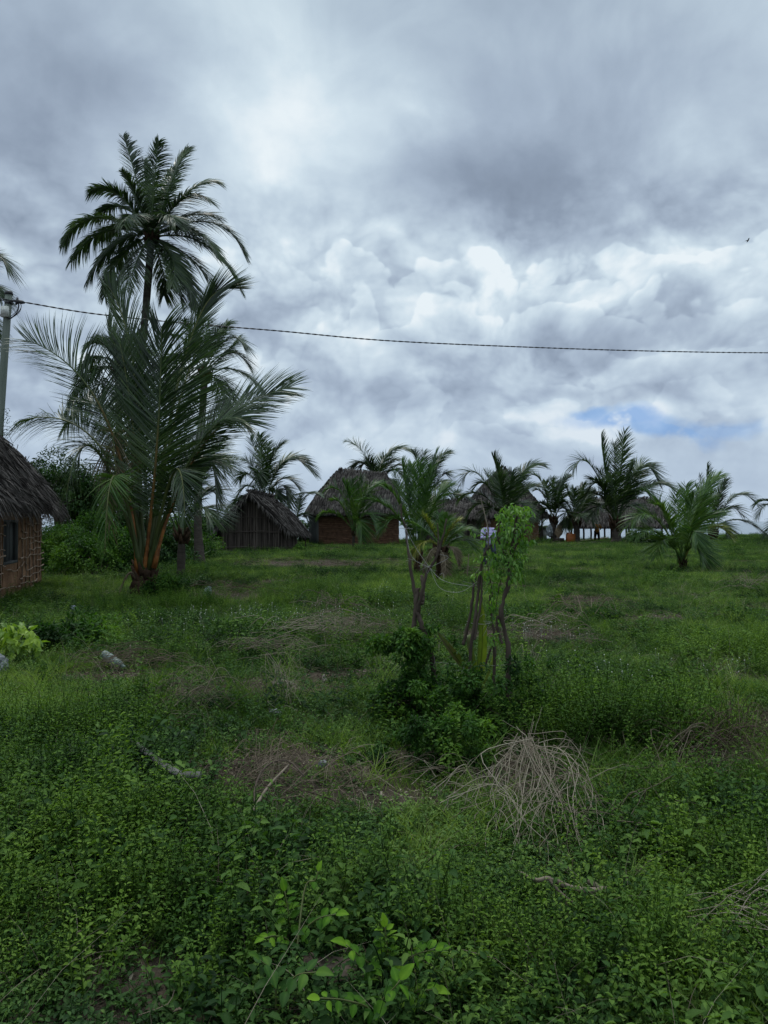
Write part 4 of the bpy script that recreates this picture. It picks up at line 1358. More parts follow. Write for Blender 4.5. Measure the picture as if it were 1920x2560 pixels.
pm.tube([V5(x1 + .25, -.2, 0), V5(x1 + .22, -.2, 1.9)], .05, 6, .3)
pm.build('eave_post', 'bark', hut)
rb, rf = MB(), MB()
ze = eh5 - .12
e = [Vector((P(1154, 0, D5).x, D5 - .8, z5 + ze)), Vector((P(1364, 0, D5).x, D5 - .8, z5 + ze)), Vector((P(1364, 0, D5).x, D5 + 5.8, z5 + ze)), Vector((P(1154, 0, D5).x, D5 + 5.8, z5 + ze))]
zp = P(1256, 1176, D5 + 2.5).z
r1, r2 = Vector((P(1247, 0, D5 + 2.5).x, D5 + 2.5, zp)), Vector((P(1262, 0, D5 + 2.5).x, D5 + 2.5, zp))
quads = [(e[0], e[1], r2, r1), (e[1], e[2], r2, r2), (e[2], e[3], r1, r2), (e[3], e[0], r1, r1)]
for q_ in quads:
    slab(rb, q_, .16, .10)
ro = rb.build('roof', 'thatch_base', hut)
thatch(rf, quads[0], 15, 60, ln=.55, lift=.10, w=.06, bulge=.12, rough=1.0)
thatch(rf, quads[1], 13, 45, ln=.55, lift=.10, w=.06, bulge=.12, rough=1.0)
thatch(rf, quads[3], 13, 45, ln=.55, lift=.10, w=.06, bulge=.12, rough=1.0)
thatch(rf, quads[2], 8, 20, ln=.55, lift=.10, w=.06, bulge=.12)
ridge_cap(rf, r1, r2, .12)
rf.build('thatch', 'thatch', ro)

# --- 6. open pavilion by the water
D6 = 60.5
o6 = GP(1555, D6 + 2)
hut = empty('thatched_pavilion', o6, 'open shelter on bare posts with a wide dark thatch roof, bright water showing under it', 'shelter')
z6 = P(1555, 1352, D6).z
x0, x1 = P(1425, 0, D6).x, P(1668, 0, D6).x
V6 = lambda x, y, z=0.0: Vector((x, D6 + y, z6 + z))
ze = P(1555, 1318, D6 - .3).z - z6
for px in (1457, 1509, 1563, 1610, 1652):
    for yy_ in (.3, 4.3):
        x = P(px, 0, D6).x
        pm = MB()
        pm.tube([V6(x, yy_, -.4), V6(x + .03, yy_, .5), V6(x, yy_, ze + .35)], .075, 7, .2, jitter=.1)
        pm.build('post', 'bark', hut)
rb, rf = MB(), MB()
e = [V6(x0, -.4, ze), V6(x1, -.4, ze), V6(x1, 5, ze), V6(x0, 5, ze)]
zt = P(1600, 1250, D6 + 2.3).z - z6
r1, r2 = V6(P(1475, 0, D6 + 2.3).x, 2.3, zt), V6(P(1634, 0, D6 + 2.3).x, 2.3, zt)
quads = [(e[0], e[1], r2, r1), (e[1], e[2], r2, r2), (e[2], e[3], r1, r2), (e[3], e[0], r1, r1)]
for q_ in quads:
    slab(rb, q_, .16, .10)
ro = rb.build('roof', 'thatch_base', hut)
thatch(rf, quads[0], 12, 50, ln=.55, lift=.10, w=.06, bulge=.12, rough=1.0)
thatch(rf, quads[1], 10, 40, ln=.55, lift=.10, w=.06, bulge=.12, rough=1.0)
thatch(rf, quads[3], 10, 40, ln=.55, lift=.10, w=.06, bulge=.12, rough=1.0)
thatch(rf, quads[2], 6, 20, ln=.55, lift=.10, w=.06, bulge=.12)
ridge_cap(rf, r1, r2, .12)
rf.build('thatch', 'thatch', ro)
cm = MB()
cm.tube([V6(x0 + .4, .3, ze + .12), V6(x1 - .4, .3, ze + .12)], .06, 6, .2)
cm.tube([V6(x0 + .4, 4.3, ze + .12), V6(x1 - .4, 4.3, ze + .12)], .06, 6, .2)
cm.build('tie_beam', 'bark', hut)

# ------------------------------------------------------------------ utility pole, meter box, cable
D_P = 22.0
top = P(22, 735, D_P)
foot = P(-16, 1400, D_P)
foot.z = float(gz(foot.x, foot.y)) - .1
foot.x = top.x - .44 - .1
up = empty('utility_pole', foot, 'pale green utility pole leaning slightly right behind the hut at the left edge', 'utility pole')
mb = MB()
pts = smooth_path([foot, foot + (top - foot) * .5, top], 20)
mb.tube(pts, np.linspace(.135, .098, 20), 14, .5)
mb.build('shaft', 'pole', up, smooth=True)
mb = MB()
mb.tube([top - Vector((0, 0, .02)), top + Vector((0, 0, .07))], [.12, .10], 12, .1)
mb.tube([top - Vector((0, 0, .30)), top - Vector((0, 0, .22))], .112, 12, .1)
mb.tube([top + Vector((.05, -.1, -.25)), top + Vector((.28, -.12, -.23)), top + Vector((.30, -.12, -.13))], .022, 6, .1)
mb.build('metal_cap', 'cable', up)
mb = MB()
bc = P(19, 783, D_P) + Vector((0, -.16, 0))
mb.box(bc, (.20, .12, .30), R(-12), .6, taper=.97)
mb.box(bc + Vector((0, -.063, .02)), (.17, .012, .22), R(-12), .9)
bo_ = mb.build('meter_box', 'meter', up)
mb = MB()
mb.box(bc + Vector((0, -.0715, .03)), (.05, .004, .012), R(-12), .1)
mb.build('badge', 'cable', bo_)
mb = MB()
for k in range(6):
    a0 = top + Vector((.22, -.1, -.25))
    r_ = rng.uniform(.20, .36)
    mb.tube(smooth_path([a0, a0 + Vector((r_ * .5, 0, -.08)), a0 + Vector((r_ * .45 - .02, -.02, -.22 - .1 * rng.random())), a0 + Vector((.02 - .12, -.03, -.42 - .10 * rng.random())), a0 + Vector((-.25, 0, -.45))], 16), .009, 5, .3)
for k in range(5):
    a0 = top + Vector((-.06, -.14, -.22))
    mb.tube(smooth_path([a0, a0 + Vector((-.20 - .05 * k, 0, -.05)), a0 + Vector((-.25 - .08 * k, 0, -.3)), a0 + Vector((-.05, -.02, -.45))], 12), .009, 5, .3)
mb.build('wire_loops', 'cable', up)

# the twisted cable, sagging across the view to poles outside it
cp = [(-420, 700, 21.2), (-150, 728, 21.6), (43, 753, 21.9), (225, 783, 22.4), (460, 808, 23.0), (694, 827, 23.6), (960, 851, 24.3), (1273, 866, 25.2), (1600, 877, 26.2), (1920, 882, 27.2), (2300, 880, 28.4)]
pth = smooth_path([P(*c) for c in cp], 420)
seg = np.linalg.norm(np.diff(pth, axis=0), axis=1)
ph = np.concatenate([[0], np.cumsum(seg)]) / .42 * 2 * PI
mb = MB()
for k in range(2):
    off = np.stack([0 * ph, np.cos(ph + k * PI), np.sin(ph + k * PI)], -1) * .011
    mb.tube(pth + off, .0125, 5, .3 + .4 * k)
cab = mb.build('overhead_cable', 'cable')
tag(cab, 'black twisted cable sagging across the clouds from the pole to the right edge', 'cable')
place(cab, P(43, 753, 21.9))
mb = MB()
a0, a1 = P(36, 752, 21.9), P(62, 757, 21.9)
mb.tube([a0, a0 + (a1 - a0) * .3, a0 + (a1 - a0) * .75, a1], [.03, .06, .055, .025], 8, .2)
mb.tube([P(44, 745, 21.88), P(40, 762, 21.88)], .03, 6, .2)
o = mb.build('cable_clamp', 'cable', up)

# ------------------------------------------------------------------ bushes and trees on the left
def bush(name, label, cat, c, rad, n, leaf, mat, seed, stems=5, lumps=9, trunk_h=0.0, group=None, top=1.0, part='foliage', stem_r=.03, small=1.0, spikes=0):
    """a shrub: leaves in clumps that spread through an uneven volume, on a few stems"""
    global rng
    rng = np.random.default_rng(seed)
    root = empty(name, c, label, cat, group)
    c = np.array(tuple(c))
    rad = np.array(rad)
    # lumps inside the volume
    L = rng.normal(0, 1, (lumps, 3))
    L /= np.linalg.norm(L, axis=1, keepdims=True)
    L[:, 2] = np.abs(L[:, 2]) * 1.0 - .15
    L = L * rng.uniform(.35, .85, (lumps, 1)) * rad
    ctr = c + np.array([0, 0, trunk_h + rad[2] * .25])
    lr = rng.uniform(.28, .5, lumps) * rad.mean() * small
    if spikes:                               # upright sprays standing out of the top
        sp = np.stack([rng.normal(0, .5, spikes) * rad[0], rng.normal(0, .5, spikes) * rad[1], rng.uniform(.5, 1.25, spikes) * rad[2]], -1)
        L = np.concatenate([L, sp])
        lr = np.concatenate([lr, rng.uniform(.10, .18, spikes) * rad.mean()])
        lumps = lumps + spikes
    which = rng.integers(0, lumps, n)
    v = rng.normal(0, 1, (n, 3))
    v /= np.linalg.norm(v, axis=1, keepdims=True)
    rr = rng.uniform(.35, 1.0, n) ** .5
    pos = ctr + L[which] + v * (rr * lr[which])[:, None]
    ok = pos[:, 2] > c[2] + .02
    # sprays at the outside
    keep = ok & (fbm(pos[:, 0] * 1.0 + pos[:, 2], pos[:, 1] + pos[:, 2] * .7, 2.3 / max(rad.mean(), .5), seed, 2) > .36)
    pos, v, which = pos[keep], v[keep], which[keep]
    k = len(pos)
    dirs = v * [1, 1, .5] + rng.normal(0, .5, (k, 3)) + [0, 0, -.05]
    nr = np.tile([0, 0, 1.0], (k, 1)) + v * .5 + rng.normal(0, .35, (k, 3))
    ln = leaf * rng.uniform(.6, 1.25, k)
    lt = rng.normal(.45, .16, lumps)
    tint = np.clip(lt[which] + rng.normal(0, .15, k), 0, 1)
    mb = MB()
    mb.leaves(pos, dirs, nr, ln, ln * .45, tint)
    st = MB()
    for s_ in range(stems):
        tgt = ctr + L[s_ % lumps] * .9
        b0 = c + rng.normal(0, .10, 3) * [1, 1, 0] * (rad[0] if trunk_h < .3 else .4)
        mid = b0 * .5 + tgt * .5 + rng.normal(0, .12, 3)
        b0 = b0 - [0, 0, .1]
        if trunk_h > .3:
            mid = c + np.array([0, 0, trunk_h]) + rng.normal(0, .1, 3)
            b0 = c - [0, 0, .15]
        st.tube(smooth_path([b0, mid, tgt], 10), np.linspace(stem_r, stem_r * .3, 10), 6, rng.random())
    st.build('trunk' if trunk_h > .3 else 'stem', 'bark', root)
    mb.build('crown' if trunk_h > .3 else part, mat, root)
    return root


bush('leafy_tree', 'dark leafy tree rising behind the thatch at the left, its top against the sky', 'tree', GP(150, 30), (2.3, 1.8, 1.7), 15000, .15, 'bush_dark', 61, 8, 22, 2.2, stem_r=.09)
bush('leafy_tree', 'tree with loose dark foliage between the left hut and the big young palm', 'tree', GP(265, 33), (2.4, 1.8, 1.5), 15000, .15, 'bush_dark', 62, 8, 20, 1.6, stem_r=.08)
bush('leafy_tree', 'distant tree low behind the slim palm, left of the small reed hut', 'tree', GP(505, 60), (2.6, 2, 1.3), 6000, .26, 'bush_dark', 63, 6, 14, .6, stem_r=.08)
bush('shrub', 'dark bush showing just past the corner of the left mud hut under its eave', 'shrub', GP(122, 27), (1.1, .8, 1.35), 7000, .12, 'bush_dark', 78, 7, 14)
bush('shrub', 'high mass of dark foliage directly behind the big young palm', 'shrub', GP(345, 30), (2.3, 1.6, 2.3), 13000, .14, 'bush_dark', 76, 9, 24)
bush('shrub', 'leafy mass between the slim palm and the small reed hut', 'shrub', GP(455, 33), (1.9, 1.3, 1.7), 9000, .13, 'bush', 77, 8, 18)
bush('shrub', 'dense dark green shrub against the corner of the left mud hut', 'shrub', GP(160, 25), (1.2, 1.0, 1.3), 9000, .11, 'bush', 64, 8, 16)
bush('shrub', 'wide shrub with fresh yellow green leaf tips behind the stump of the big young palm', 'shrub', GP(255, 23.5), (1.6, 1.0, 1.15), 12000, .11, 'bush', 65, 8, 20)
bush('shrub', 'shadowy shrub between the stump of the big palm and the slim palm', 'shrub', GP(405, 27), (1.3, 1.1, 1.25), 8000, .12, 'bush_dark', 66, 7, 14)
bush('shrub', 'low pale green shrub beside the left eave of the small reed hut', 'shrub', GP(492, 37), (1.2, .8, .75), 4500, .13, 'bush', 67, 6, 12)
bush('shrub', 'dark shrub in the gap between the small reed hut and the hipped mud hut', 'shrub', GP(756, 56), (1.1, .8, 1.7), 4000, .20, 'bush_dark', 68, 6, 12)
bush('shrub', 'tall dark shrub left of the big palm stump, below its drooping left fronds', 'shrub', GP(205, 28), (1.6, 1.2, 1.9), 12000, .12, 'bush', 69, 8, 20)
bush('shrub', 'low bushy growth at the right corner of the small reed hut', 'shrub', GP(812 - 60, 40), (.5, .35, .35), 1500, .10, 'bush', 70, 4, 8)
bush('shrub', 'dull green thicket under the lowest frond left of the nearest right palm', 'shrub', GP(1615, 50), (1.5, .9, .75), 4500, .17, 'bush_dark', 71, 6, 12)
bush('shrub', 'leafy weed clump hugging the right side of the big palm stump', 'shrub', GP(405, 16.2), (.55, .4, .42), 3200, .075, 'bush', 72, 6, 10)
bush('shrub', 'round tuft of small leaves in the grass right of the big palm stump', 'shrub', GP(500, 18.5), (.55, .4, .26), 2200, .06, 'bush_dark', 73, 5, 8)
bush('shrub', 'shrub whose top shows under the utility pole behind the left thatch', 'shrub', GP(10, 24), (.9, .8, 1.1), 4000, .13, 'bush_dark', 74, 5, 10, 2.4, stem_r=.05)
# the creeper on the pole
rng = np.random.default_rng(75)
cr = empty('climbing_vine', foot + Vector((.12, 0, 0)), 'thin wiry creeper climbing the utility pole', 'vine')
mb, sm = MB(), MB()
vp = [foot + (top - foot) * t + Vector((.11 + .05 * math.sin(t * 30), -.02, 0)) for t in np.linspace(.02, .60, 40)]
sm.tube(vp, .012, 5, .3)
for k in range(26):
    a = vp[rng.integers(0, 36)]
    sm.tube(smooth_path([a, a + Vector((rng.uniform(.05, .2), rng.normal(0, .05), rng.uniform(-.1, .15))), a + Vector((rng.uniform(.05, .35), rng.normal(0, .08), rng.uniform(-.35, .1)))], 6), .005, 4, .5)
n = 900
t = rng.random(n) ** 1.2 * .60
base = np.array(tuple(foot)) + np.outer(t, np.array(tuple(top - foot))) + np.array([.13, -.02, 0])
w_ = .26 * (vnoise(t * 40, t * 0) ** 1.5 + .12)
pos = base + np.stack([np.abs(rng.normal(0, 1, n)) * w_, rng.normal(0, .08, n), rng.normal(0, .06, n)], -1)
mb.leaves(pos, rng.normal(0, 1, (n, 3)), rng.normal(0, 1, (n, 3)), .055, .028, rng.random(n) * .6)
sm.build('stem', 'bark', cr)
mb.build('foliage', 'bush_dark', cr)

# ------------------------------------------------------------------ the stakes in the middle
D_S = 6.15


def stick(mb, pts, r0, r1, d=D_S, knots=0.12, n=30, tint=None):
    q = [P(p[0], p[1], p[2] if len(p) > 2 else d) for p in pts]
    pth = smooth_path(q, n)
    pth = pth + rng.normal(0, r0 * .12, pth.shape)
    rad = .82 * np.linspace(r0, r1, n) * (1 + knots * (vnoise(np.arange(n) * .9, np.zeros(n), 1, int(rng.integers(0, 90))) - .5) * 2)
    mb.tube(pth, rad, 7, rng.uniform(.3, .8) if tint is None else tint, jitter=.10)


rng = np.random.default_rng(80)
# A: forked dead stake
bA = GP(1062, 6.55)
stA = empty('dead_stake', bA, 'dead forked stake on the left of the cluster, two bare arms spread in a V', 'stake')
mb = MB()
stick(mb, [(1024, 1780, 6.6), (1027, 1650, 6.6), (1034, 1575, 6.55), (1041, 1501, 6.55), (1044, 1470, 6.55)], .026, .024)
stick(mb, [(1086, 1790, 6.5), (1086, 1700, 6.5), (1078, 1640, 6.5), (1066, 1598, 6.5), (1052, 1556, 6.52), (1041, 1520, 6.55)], .028, .024)
mb.build('trunk', 'bark', stA)
mb = MB()
stick(mb, [(1043, 1535, 6.54), (1040, 1500, 6.55), (1028, 1430, 6.55), (1019, 1365, 6.55), (1014, 1320, 6.55), (1005, 1292, 6.55), (1002, 1258, 6.55)], .021, .007)
mb.build('branch', 'bark', stA)
mb = MB()
stick(mb, [(1045, 1535, 6.54), (1056, 1478, 6.5), (1066, 1436, 6.5), (1084, 1405, 6.48), (1096, 1380, 6.46), (1108, 1335, 6.45), (1116, 1296, 6.45)], .022, .008)
stick(mb, [(1094, 1388, 6.47), (1096, 1350, 6.5), (1094, 1308, 6.52)], .013, .006)
stick(mb, [(1055, 1512, 6.52), (1058, 1480, 6.52), (1054, 1440, 6.55)], .02, .016)
mb.build('branch', 'bark', stA)
# B: dark leaning sticks
for i_, (lab, lines) in enumerate([
    ('thin leaning stick with a bare pale tip pointing up in front of the person', [[(1168, 1775), (1176, 1640), (1186, 1555), (1197, 1468), (1206, 1400), (1221, 1368)], [(1221, 1370), (1219, 1318), (1210, 1280), (1202, 1246)]]),
    ('dark slanting stick on the left side of the leaning one', [[(1158, 1612, 6.3), (1166, 1580, 6.3), (1180, 1510, 6.3), (1185, 1460, 6.3), (1190, 1440, 6.3)]]),
    ('short thin twisted stick hidden low between the leaning and thick stakes', [[(1233, 1790, 6.25), (1232, 1745, 6.25), (1236, 1674, 6.25), (1234, 1582, 6.25), (1226, 1520, 6.25), (1225, 1487, 6.25)], [(1214, 1662, 6.25), (1222, 1636, 6.25), (1233, 1608, 6.25)]]),
]):
    q = P(*(lines[0][0] if len(lines[0][0]) > 2 else (*lines[0][0], D_S)))
    root = empty('bare_stick', q, lab, 'stick', 'bare sticks standing in the shrub')
    mb = MB()
    for k, l in enumerate(lines):
        if i_ == 0 and k == 1:
            m2 = MB()
            stick(m2, l, .008, .0035, tint=.8)
            m2.build('pale_tip', 'pale_wood', root)
            continue
        stick(mb, l, .018 if k == 0 else .012, .011 if k == 0 else .009)
    if i_ == 0:
        stick(mb, [(1222, 1372), (1240, 1352), (1262, 1334)], .009, .004)
        stick(mb, [(1186, 1600), (1192, 1560), (1203, 1500), (1204, 1440)], .014, .010)
    mb.build('shaft', 'bark', root)
# C: thick stake bearing bright leaves
bC = P(1281, 1822, 6.05)
bC.z = float(gz(bC.x, bC.y))
stC = empty('leafy_stake', bC, 'thickest stake of the cluster, wrapped at the top in bright green leaves', 'stake')
mb = MB()
stick(mb, [(1281, 1830, 6.05), (1274, 1770, 6.05), (1269, 1715, 6.05), (1272, 1640, 6.05), (1262, 1580, 6.05), (1252, 1532, 6.05), (1262, 1490, 6.05), (1273, 1445, 6.05), (1277, 1400, 6.05), (1283, 1345, 6.05), (1292, 1290, 6.05)], .028, .014, knots=.3, n=44)
stick(mb, [(1246, 1540, 6.08), (1243, 1570, 6.08), (1256, 1610, 6.08)], .02, .012)
stick(mb, [(1275, 1420, 6.05), (1256, 1375, 6.02), (1244, 1340, 6.0), (1250, 1300, 6.0)], .012, .005)
stick(mb, [(1279, 1390, 6.05), (1300, 1340, 6.1), (1315, 1290, 6.1)], .012, .005)
mb.build('trunk', 'bark', stC)
mb = MB()


def leaf_cloud(mb, items, d, L, per, droop=-.6, spread=.03, wr=.42, tl=(.2, .9)):
    """leaves hanging in bunches about pixel centres (x, y, rx, ry, share)"""
    for (x, y, rx, ry, sh) in items:
        n = int(per * sh)
        a = rng.random(n) * 2 * PI
        r_ = np.sqrt(rng.random(n))
        cs = np.array([tuple(P(x + rx * r_[k] * math.cos(a[k]), y + ry * r_[k] * math.sin(a[k]), d + rng.normal(0, spread + rx * d / F * .45))) for k in range(n)])
        ctr = np.array(tuple(P(x, y, d)))
        out_ = cs - ctr
        out_ /= np.linalg.norm(out_, axis=1, keepdims=True) + 1e-6
        dirs = out_ * .6 + rng.normal(0, .45, (n, 3)) + [0, 0, droop]
        nr = out_ + rng.normal(0, .4, (n, 3)) + [0, 0, .8]
        ln = L * rng.uniform(.55, 1.2, n)
        mb.leaves(cs, dirs, nr, ln, ln * wr, rng.uniform(*tl, n), curl=.35)


leaf_cloud(mb, [(1275, 1270, 16, 12, 22), (1300, 1272, 22, 12, 36), (1318, 1280, 12, 12, 18), (1262, 1290, 18, 16, 30), (1285, 1305, 26, 22, 75), (1318, 1310, 12, 20, 22), (1255, 1320, 14, 18, 26), (1283, 1345, 25, 26, 80),
                (1310, 1350, 10, 26, 26), (1252, 1350, 16, 14, 28), (1275, 1390, 24, 24, 70), (1302, 1395, 12, 28, 30), (1246, 1395, 16, 20, 34), (1280, 1430, 22, 22, 52), (1236, 1430, 16, 18, 26), (1300, 1440, 10, 16, 14),
                (1240, 1330, 8, 6, 8), (1333, 1355, 7, 8, 7), (1244, 1284, 7, 6, 5), (1225, 1400, 10, 12, 14)], 6.05, .050, 1.4)
mb.build('foliage', 'bright', stC)
# creeper hanging from it, between the sticks
rng = np.random.default_rng(81)
vn = empty('hanging_creeper', P(1225, 1760, 6.2), 'bright creeper trailing down between the thin sticks and the thick stake', 'vine')
mb, sm = MB(), MB()
for l in ([(1216, 1330), (1214, 1380), (1222, 1430), (1230, 1480), (1228, 1540), (1240, 1600), (1236, 1700), (1230, 1770)], [(1262, 1420), (1250, 1460), (1240, 1520), (1246, 1560)], [(1205, 1410), (1196, 1440), (1190, 1480)]):
    stick(sm, [(x, y, 6.15) for x, y in l], .006, .003)
sm.build('stem', 'bark', vn)
leaf_cloud(mb, [(1215, 1345, 14, 10, 14), (1222, 1375, 12, 16, 12), (1232, 1440, 20, 18, 40), (1215, 1430, 12, 14, 16), (1236, 1475, 18, 18, 34), (1228, 1510, 14, 16, 24), (1240, 1545, 12, 22, 28), (1232, 1600, 10, 14, 18),
                (1228, 1590, 14, 8, 12), (1200, 1395, 14, 10, 12), (1190, 1440, 8, 14, 8), (1211, 1318, 6, 6, 5), (1183, 1330, 7, 6, 6), (1245, 1650, 8, 12, 8), (1268, 1620, 7, 10, 8)], 6.15, .046, 1.3)
mb.build('foliage', 'bright', vn)

# D: broad strap-shaped leaves
rng = np.random.default_rng(82)


def strap(mb, pts, wmax, n=26, tint=.5, side=(1, 0.2, 0), fold=.25):
    pth = smooth_path(pts, n)
    t = np.linspace(0, 1, n)
    wd = wmax * np.sin(PI * np.clip(t * .93 + .05, 0, 1)) ** .75 * (1 - .25 * t)
    T = np.gradient(pth, axis=0)
    T /= np.linalg.norm(T, axis=1, keepdims=True)
    s = np.array(side, float)
    s = s / np.linalg.norm(s)
    S = s[None, :] - T * (T @ s)[:, None]
    S /= np.linalg.norm(S, axis=1, keepdims=True)
    N = np.cross(S, T)
    wave = (rng.random(n) - .5) * .15
    rows = np.stack([pth - S * wd[:, None] + N * (fold * wd * (1 + wave))[:, None], pth, pth + S * wd[:, None] + N * (fold * wd * (1 - wave))[:, None]], 1)
    i = np.arange(n - 1)[:, None] * 3
    f = np.concatenate([np.concatenate([i + 0, i + 1, i + 4, i + 3], 1), np.concatenate([i + 1, i + 2, i + 5, i + 4], 1)])
    tt = np.stack([np.full(n, tint - .35), np.full(n, tint), np.full(n, tint + .1)], 1).ravel() + np.repeat(rng.normal(0, .03, n), 3)
    mb.add(rows.reshape(-1, 3), f, tt)
    mb.tube(pth, np.linspace(.006, .002, n), 5, tint + .2)


bp = P(1190, 1740, 6.35)
bn = empty('banana_plant', bp, 'young plant with a few broad strap leaves, one standing upright with a brown half', 'plant')
for pts, w_, tn, sd in [
    ([(1196, 1720, 6.35), (1203, 1650, 6.33), (1206, 1570, 6.3), (1200, 1490, 6.28)], .046, .55, (1, .3, 0)),
    ([(1188, 1720, 6.35), (1160, 1668, 6.3), (1125, 1622, 6.25), (1093, 1580, 6.22)], .036, .35, (.6, .3, .8)),
    ([(1192, 1730, 6.33), (1190, 1700, 6.3), (1186, 1675, 6.25), (1190, 1650, 6.2)], .034, .5, (1, -.3, 0)),
    ([(1196, 1730, 6.33), (1180, 1640, 6.35), (1172, 1590, 6.4), (1162, 1600, 6.5)], .028, .25, (1, -.3, .3)),
    ([(1200, 1730, 6.36), (1230, 1660, 6.4), (1240, 1600, 6.42), (1246, 1510, 6.45)], .016, .9, (1, 0, 0))]:
    mb = MB()
    strap(mb, [P(*q) for q in pts], w_, tint=tn, side=sd)
    mb.build('leaf', 'banana', bn)
mb = MB()
stick(mb, [(1194, 1790, 6.35), (1193, 1750, 6.35), (1195, 1700, 6.35)], .022, .012)
mb.build('stem', 'banana', bn)

# E: the thicket at the foot of the stakes
bush('thicket', 'dense dark green leafy thicket round the foot of the left forked stake', 'shrub', GP(1025, 6.35), (.34, .36, .50), 8200, .048, 'bush', 83, 30, 34, stem_r=.006, small=.66, spikes=20)
bush('thicket', 'lower spreading thicket of fresh leaves between the forked stake and the thick stake', 'shrub', GP(1165, 5.9), (.42, .40, .36), 9500, .038, 'bush', 84, 34, 40, stem_r=.005, small=.6, spikes=34)
bush('thicket', 'trailing leafy mat in front of the stakes, darkest where it meets bare soil', 'shrub', GP(1085, 5.2), (.46, .30, .22), 8200, .036, 'bush', 85, 20, 36, stem_r=.005, small=.6, spikes=22)
bush('thicket', 'light feathery greenery right of the thick stake foot', 'shrub', GP(1325, 6.3), (.22, .22, .34), 3000, .034, 'bush', 86, 14, 20, stem_r=.004, small=.6, spikes=14)

# twine strung between the stakes
rng = np.random.default_rng(87)
for lab, lines in [('pale frayed twine strung from the forked stake towards the leaning stick', [
        [(1012, 1320, 6.5), (1040, 1370, 6.5), (1075, 1420, 6.48), (1110, 1452, 6.4), (1175, 1466, 6.25)],
        [(1012, 1322, 6.5), (1030, 1392, 6.5), (1072, 1418, 6.48)], [(1074, 1420, 6.48), (1100, 1470, 6.4), (1150, 1480, 6.3), (1192, 1455, 6.2)], [(1076, 1418, 6.48), (1120, 1395, 6.4), (1100, 1385, 6.4)]]),
        ('second low line of twine between the thin sticks and the thick stake', [[(1178, 1558, 6.25), (1215, 1560, 6.2), (1255, 1548, 6.08)], [(1086, 1655, 6.45), (1160, 1662, 6.3), (1210, 1665, 6.25), (1268, 1662, 6.06)]])]:
    mb = MB()
    for l in lines:
        mb.tube(smooth_path([P(*q) for q in l], 24), .0016, 4, .6)
    for k in range(14):
        l = lines[k % len(lines)]
        a = P(*l[rng.integers(0, len(l))])
        mb.tube(smooth_path([a, a + Vector(rng.normal(0, .04, 3)), a + Vector(rng.normal(0, .06, 3))], 6), .0011, 4, .6)
    o = mb.build('twine', 'twine')
    tag(o, lab, 'twine')
    place(o, P(*lines[0][0]))

# ------------------------------------------------------------------ dry heaps, branches, litter
def strand_heap(name, label, cat, mk, mat='straw', rr=(.0032, .0022)):
    mb = MB()
    strands = mk()
    for s_ in strands:
        n = 12
        pth = smooth_path(s_, n)
        pth = pth + np.cumsum(rng.normal(0, .0035, pth.shape), 0)
        r0 = rr[0] * rng.uniform(.5, 1.3)
        mb.tube(pth, np.linspace(r0, r0 * .5, n), 4, float(np.clip(rng.normal(.5, .22), 0, 1)), cap=False)
    o = mb.build(name, mat)
    c = np.concatenate([np.array([tuple(q) for q in s_]) for s_ in strands]).mean(0)
    place(o, (c[0], c[1], float(gz(c[0], c[1]))))
    return tag(o, label, cat)


def mk_big():
    out_ = []
    apex = P(1322, 1850, 4.75)

    def hump(px, py):                         # the low mound the stems lie over
        g = GD(px, py)
        u, v = (px - 1350) / 165, (py - 2010) / 190
        return g + Vector((0, 0, .19 * max(0, 1 - u * u * .9 - v * v * .8)))
    for k in range(60):                      # long stems that lean down from the top, each its own length and sweep
        a = apex.lerp(hump(rng.uniform(1230, 1440), rng.uniform(1880, 1960)), rng.uniform(0, 1)) + Vector(rng.normal(0, .03, 3))
        ex = 1355 + rng.uniform(-155, 160)
        ey = rng.uniform(1960, 2200)
        e = hump(ex, ey)
        e.z = float(gz(e.x, e.y)) + (e.z - float(gz(e.x, e.y))) * rng.uniform(.1, 1.0)
        mid = a.lerp(e, rng.uniform(.35, .65)) + Vector((rng.normal(0, .13), rng.normal(0, .06), rng.uniform(-.02, .16)))
        m2 = mid.lerp(e, .55) + Vector((rng.normal(0, .05), 0, rng.uniform(-.02, .05)))
        out_.append([a, mid, m2, e])
    for k in range(70):                      # stems lying across the mound in every direction
        cx_, cy_ = rng.uniform(1215, 1495), rng.uniform(1880, 2120)
        th, l = rng.normal(.9, .9), rng.uniform(60, 190)
        a, e = hump(cx_ - l * math.cos(th) * .5, cy_ - l * math.sin(th) * .6), hump(cx_ + l * math.cos(th) * .5, cy_ + l * math.sin(th) * .6)
        m_ = hump(cx_ + rng.normal(0, 14), cy_) + Vector((0, 0, rng.uniform(.0, .06)))
        out_.append([a + Vector((0, 0, rng.uniform(-.03, .05))), m_, e + Vector((0, 0, rng.uniform(-.05, .04)))])
    for tip in ((1350, 1765), (1342, 1790), (1336, 1800), (1250, 1800), (1300, 1815)):      # stalks sticking up
        out_.append([P(1285 + rng.uniform(-30, 20), 2000, 4.5), P(1322, 1860, 4.72), P(*tip, 4.9)])
    for pts in ([(1346, 2120, 4.0), (1352, 2045, 4.1), (1400, 1985, 4.2), (1470, 1955, 4.4), (1560, 1922, 4.7), (1620, 1918, 4.9)],
                [(1372, 2155, 3.9), (1440, 2190, 3.8), (1530, 2300, 3.4)], [(1218, 2165, 3.9), (1225, 2080, 4.0), (1262, 2010, 4.2)], [(1490, 2190, 3.8), (1495, 2080, 4.0), (1450, 1960, 4.4), (1400, 1900, 4.6)]):
        for j_ in range(2):
            out_.append([P(*q) + Vector(rng.normal(0, .01, 3)) for q in pts])
    return out_


rng = np.random.default_rng(90)
strand_heap('dry_grass_heap', 'large heap of pale dry wiry stems pulled up and dropped right of the thicket', 'dry grass heap', mk_big, rr=(.0024, .0018))


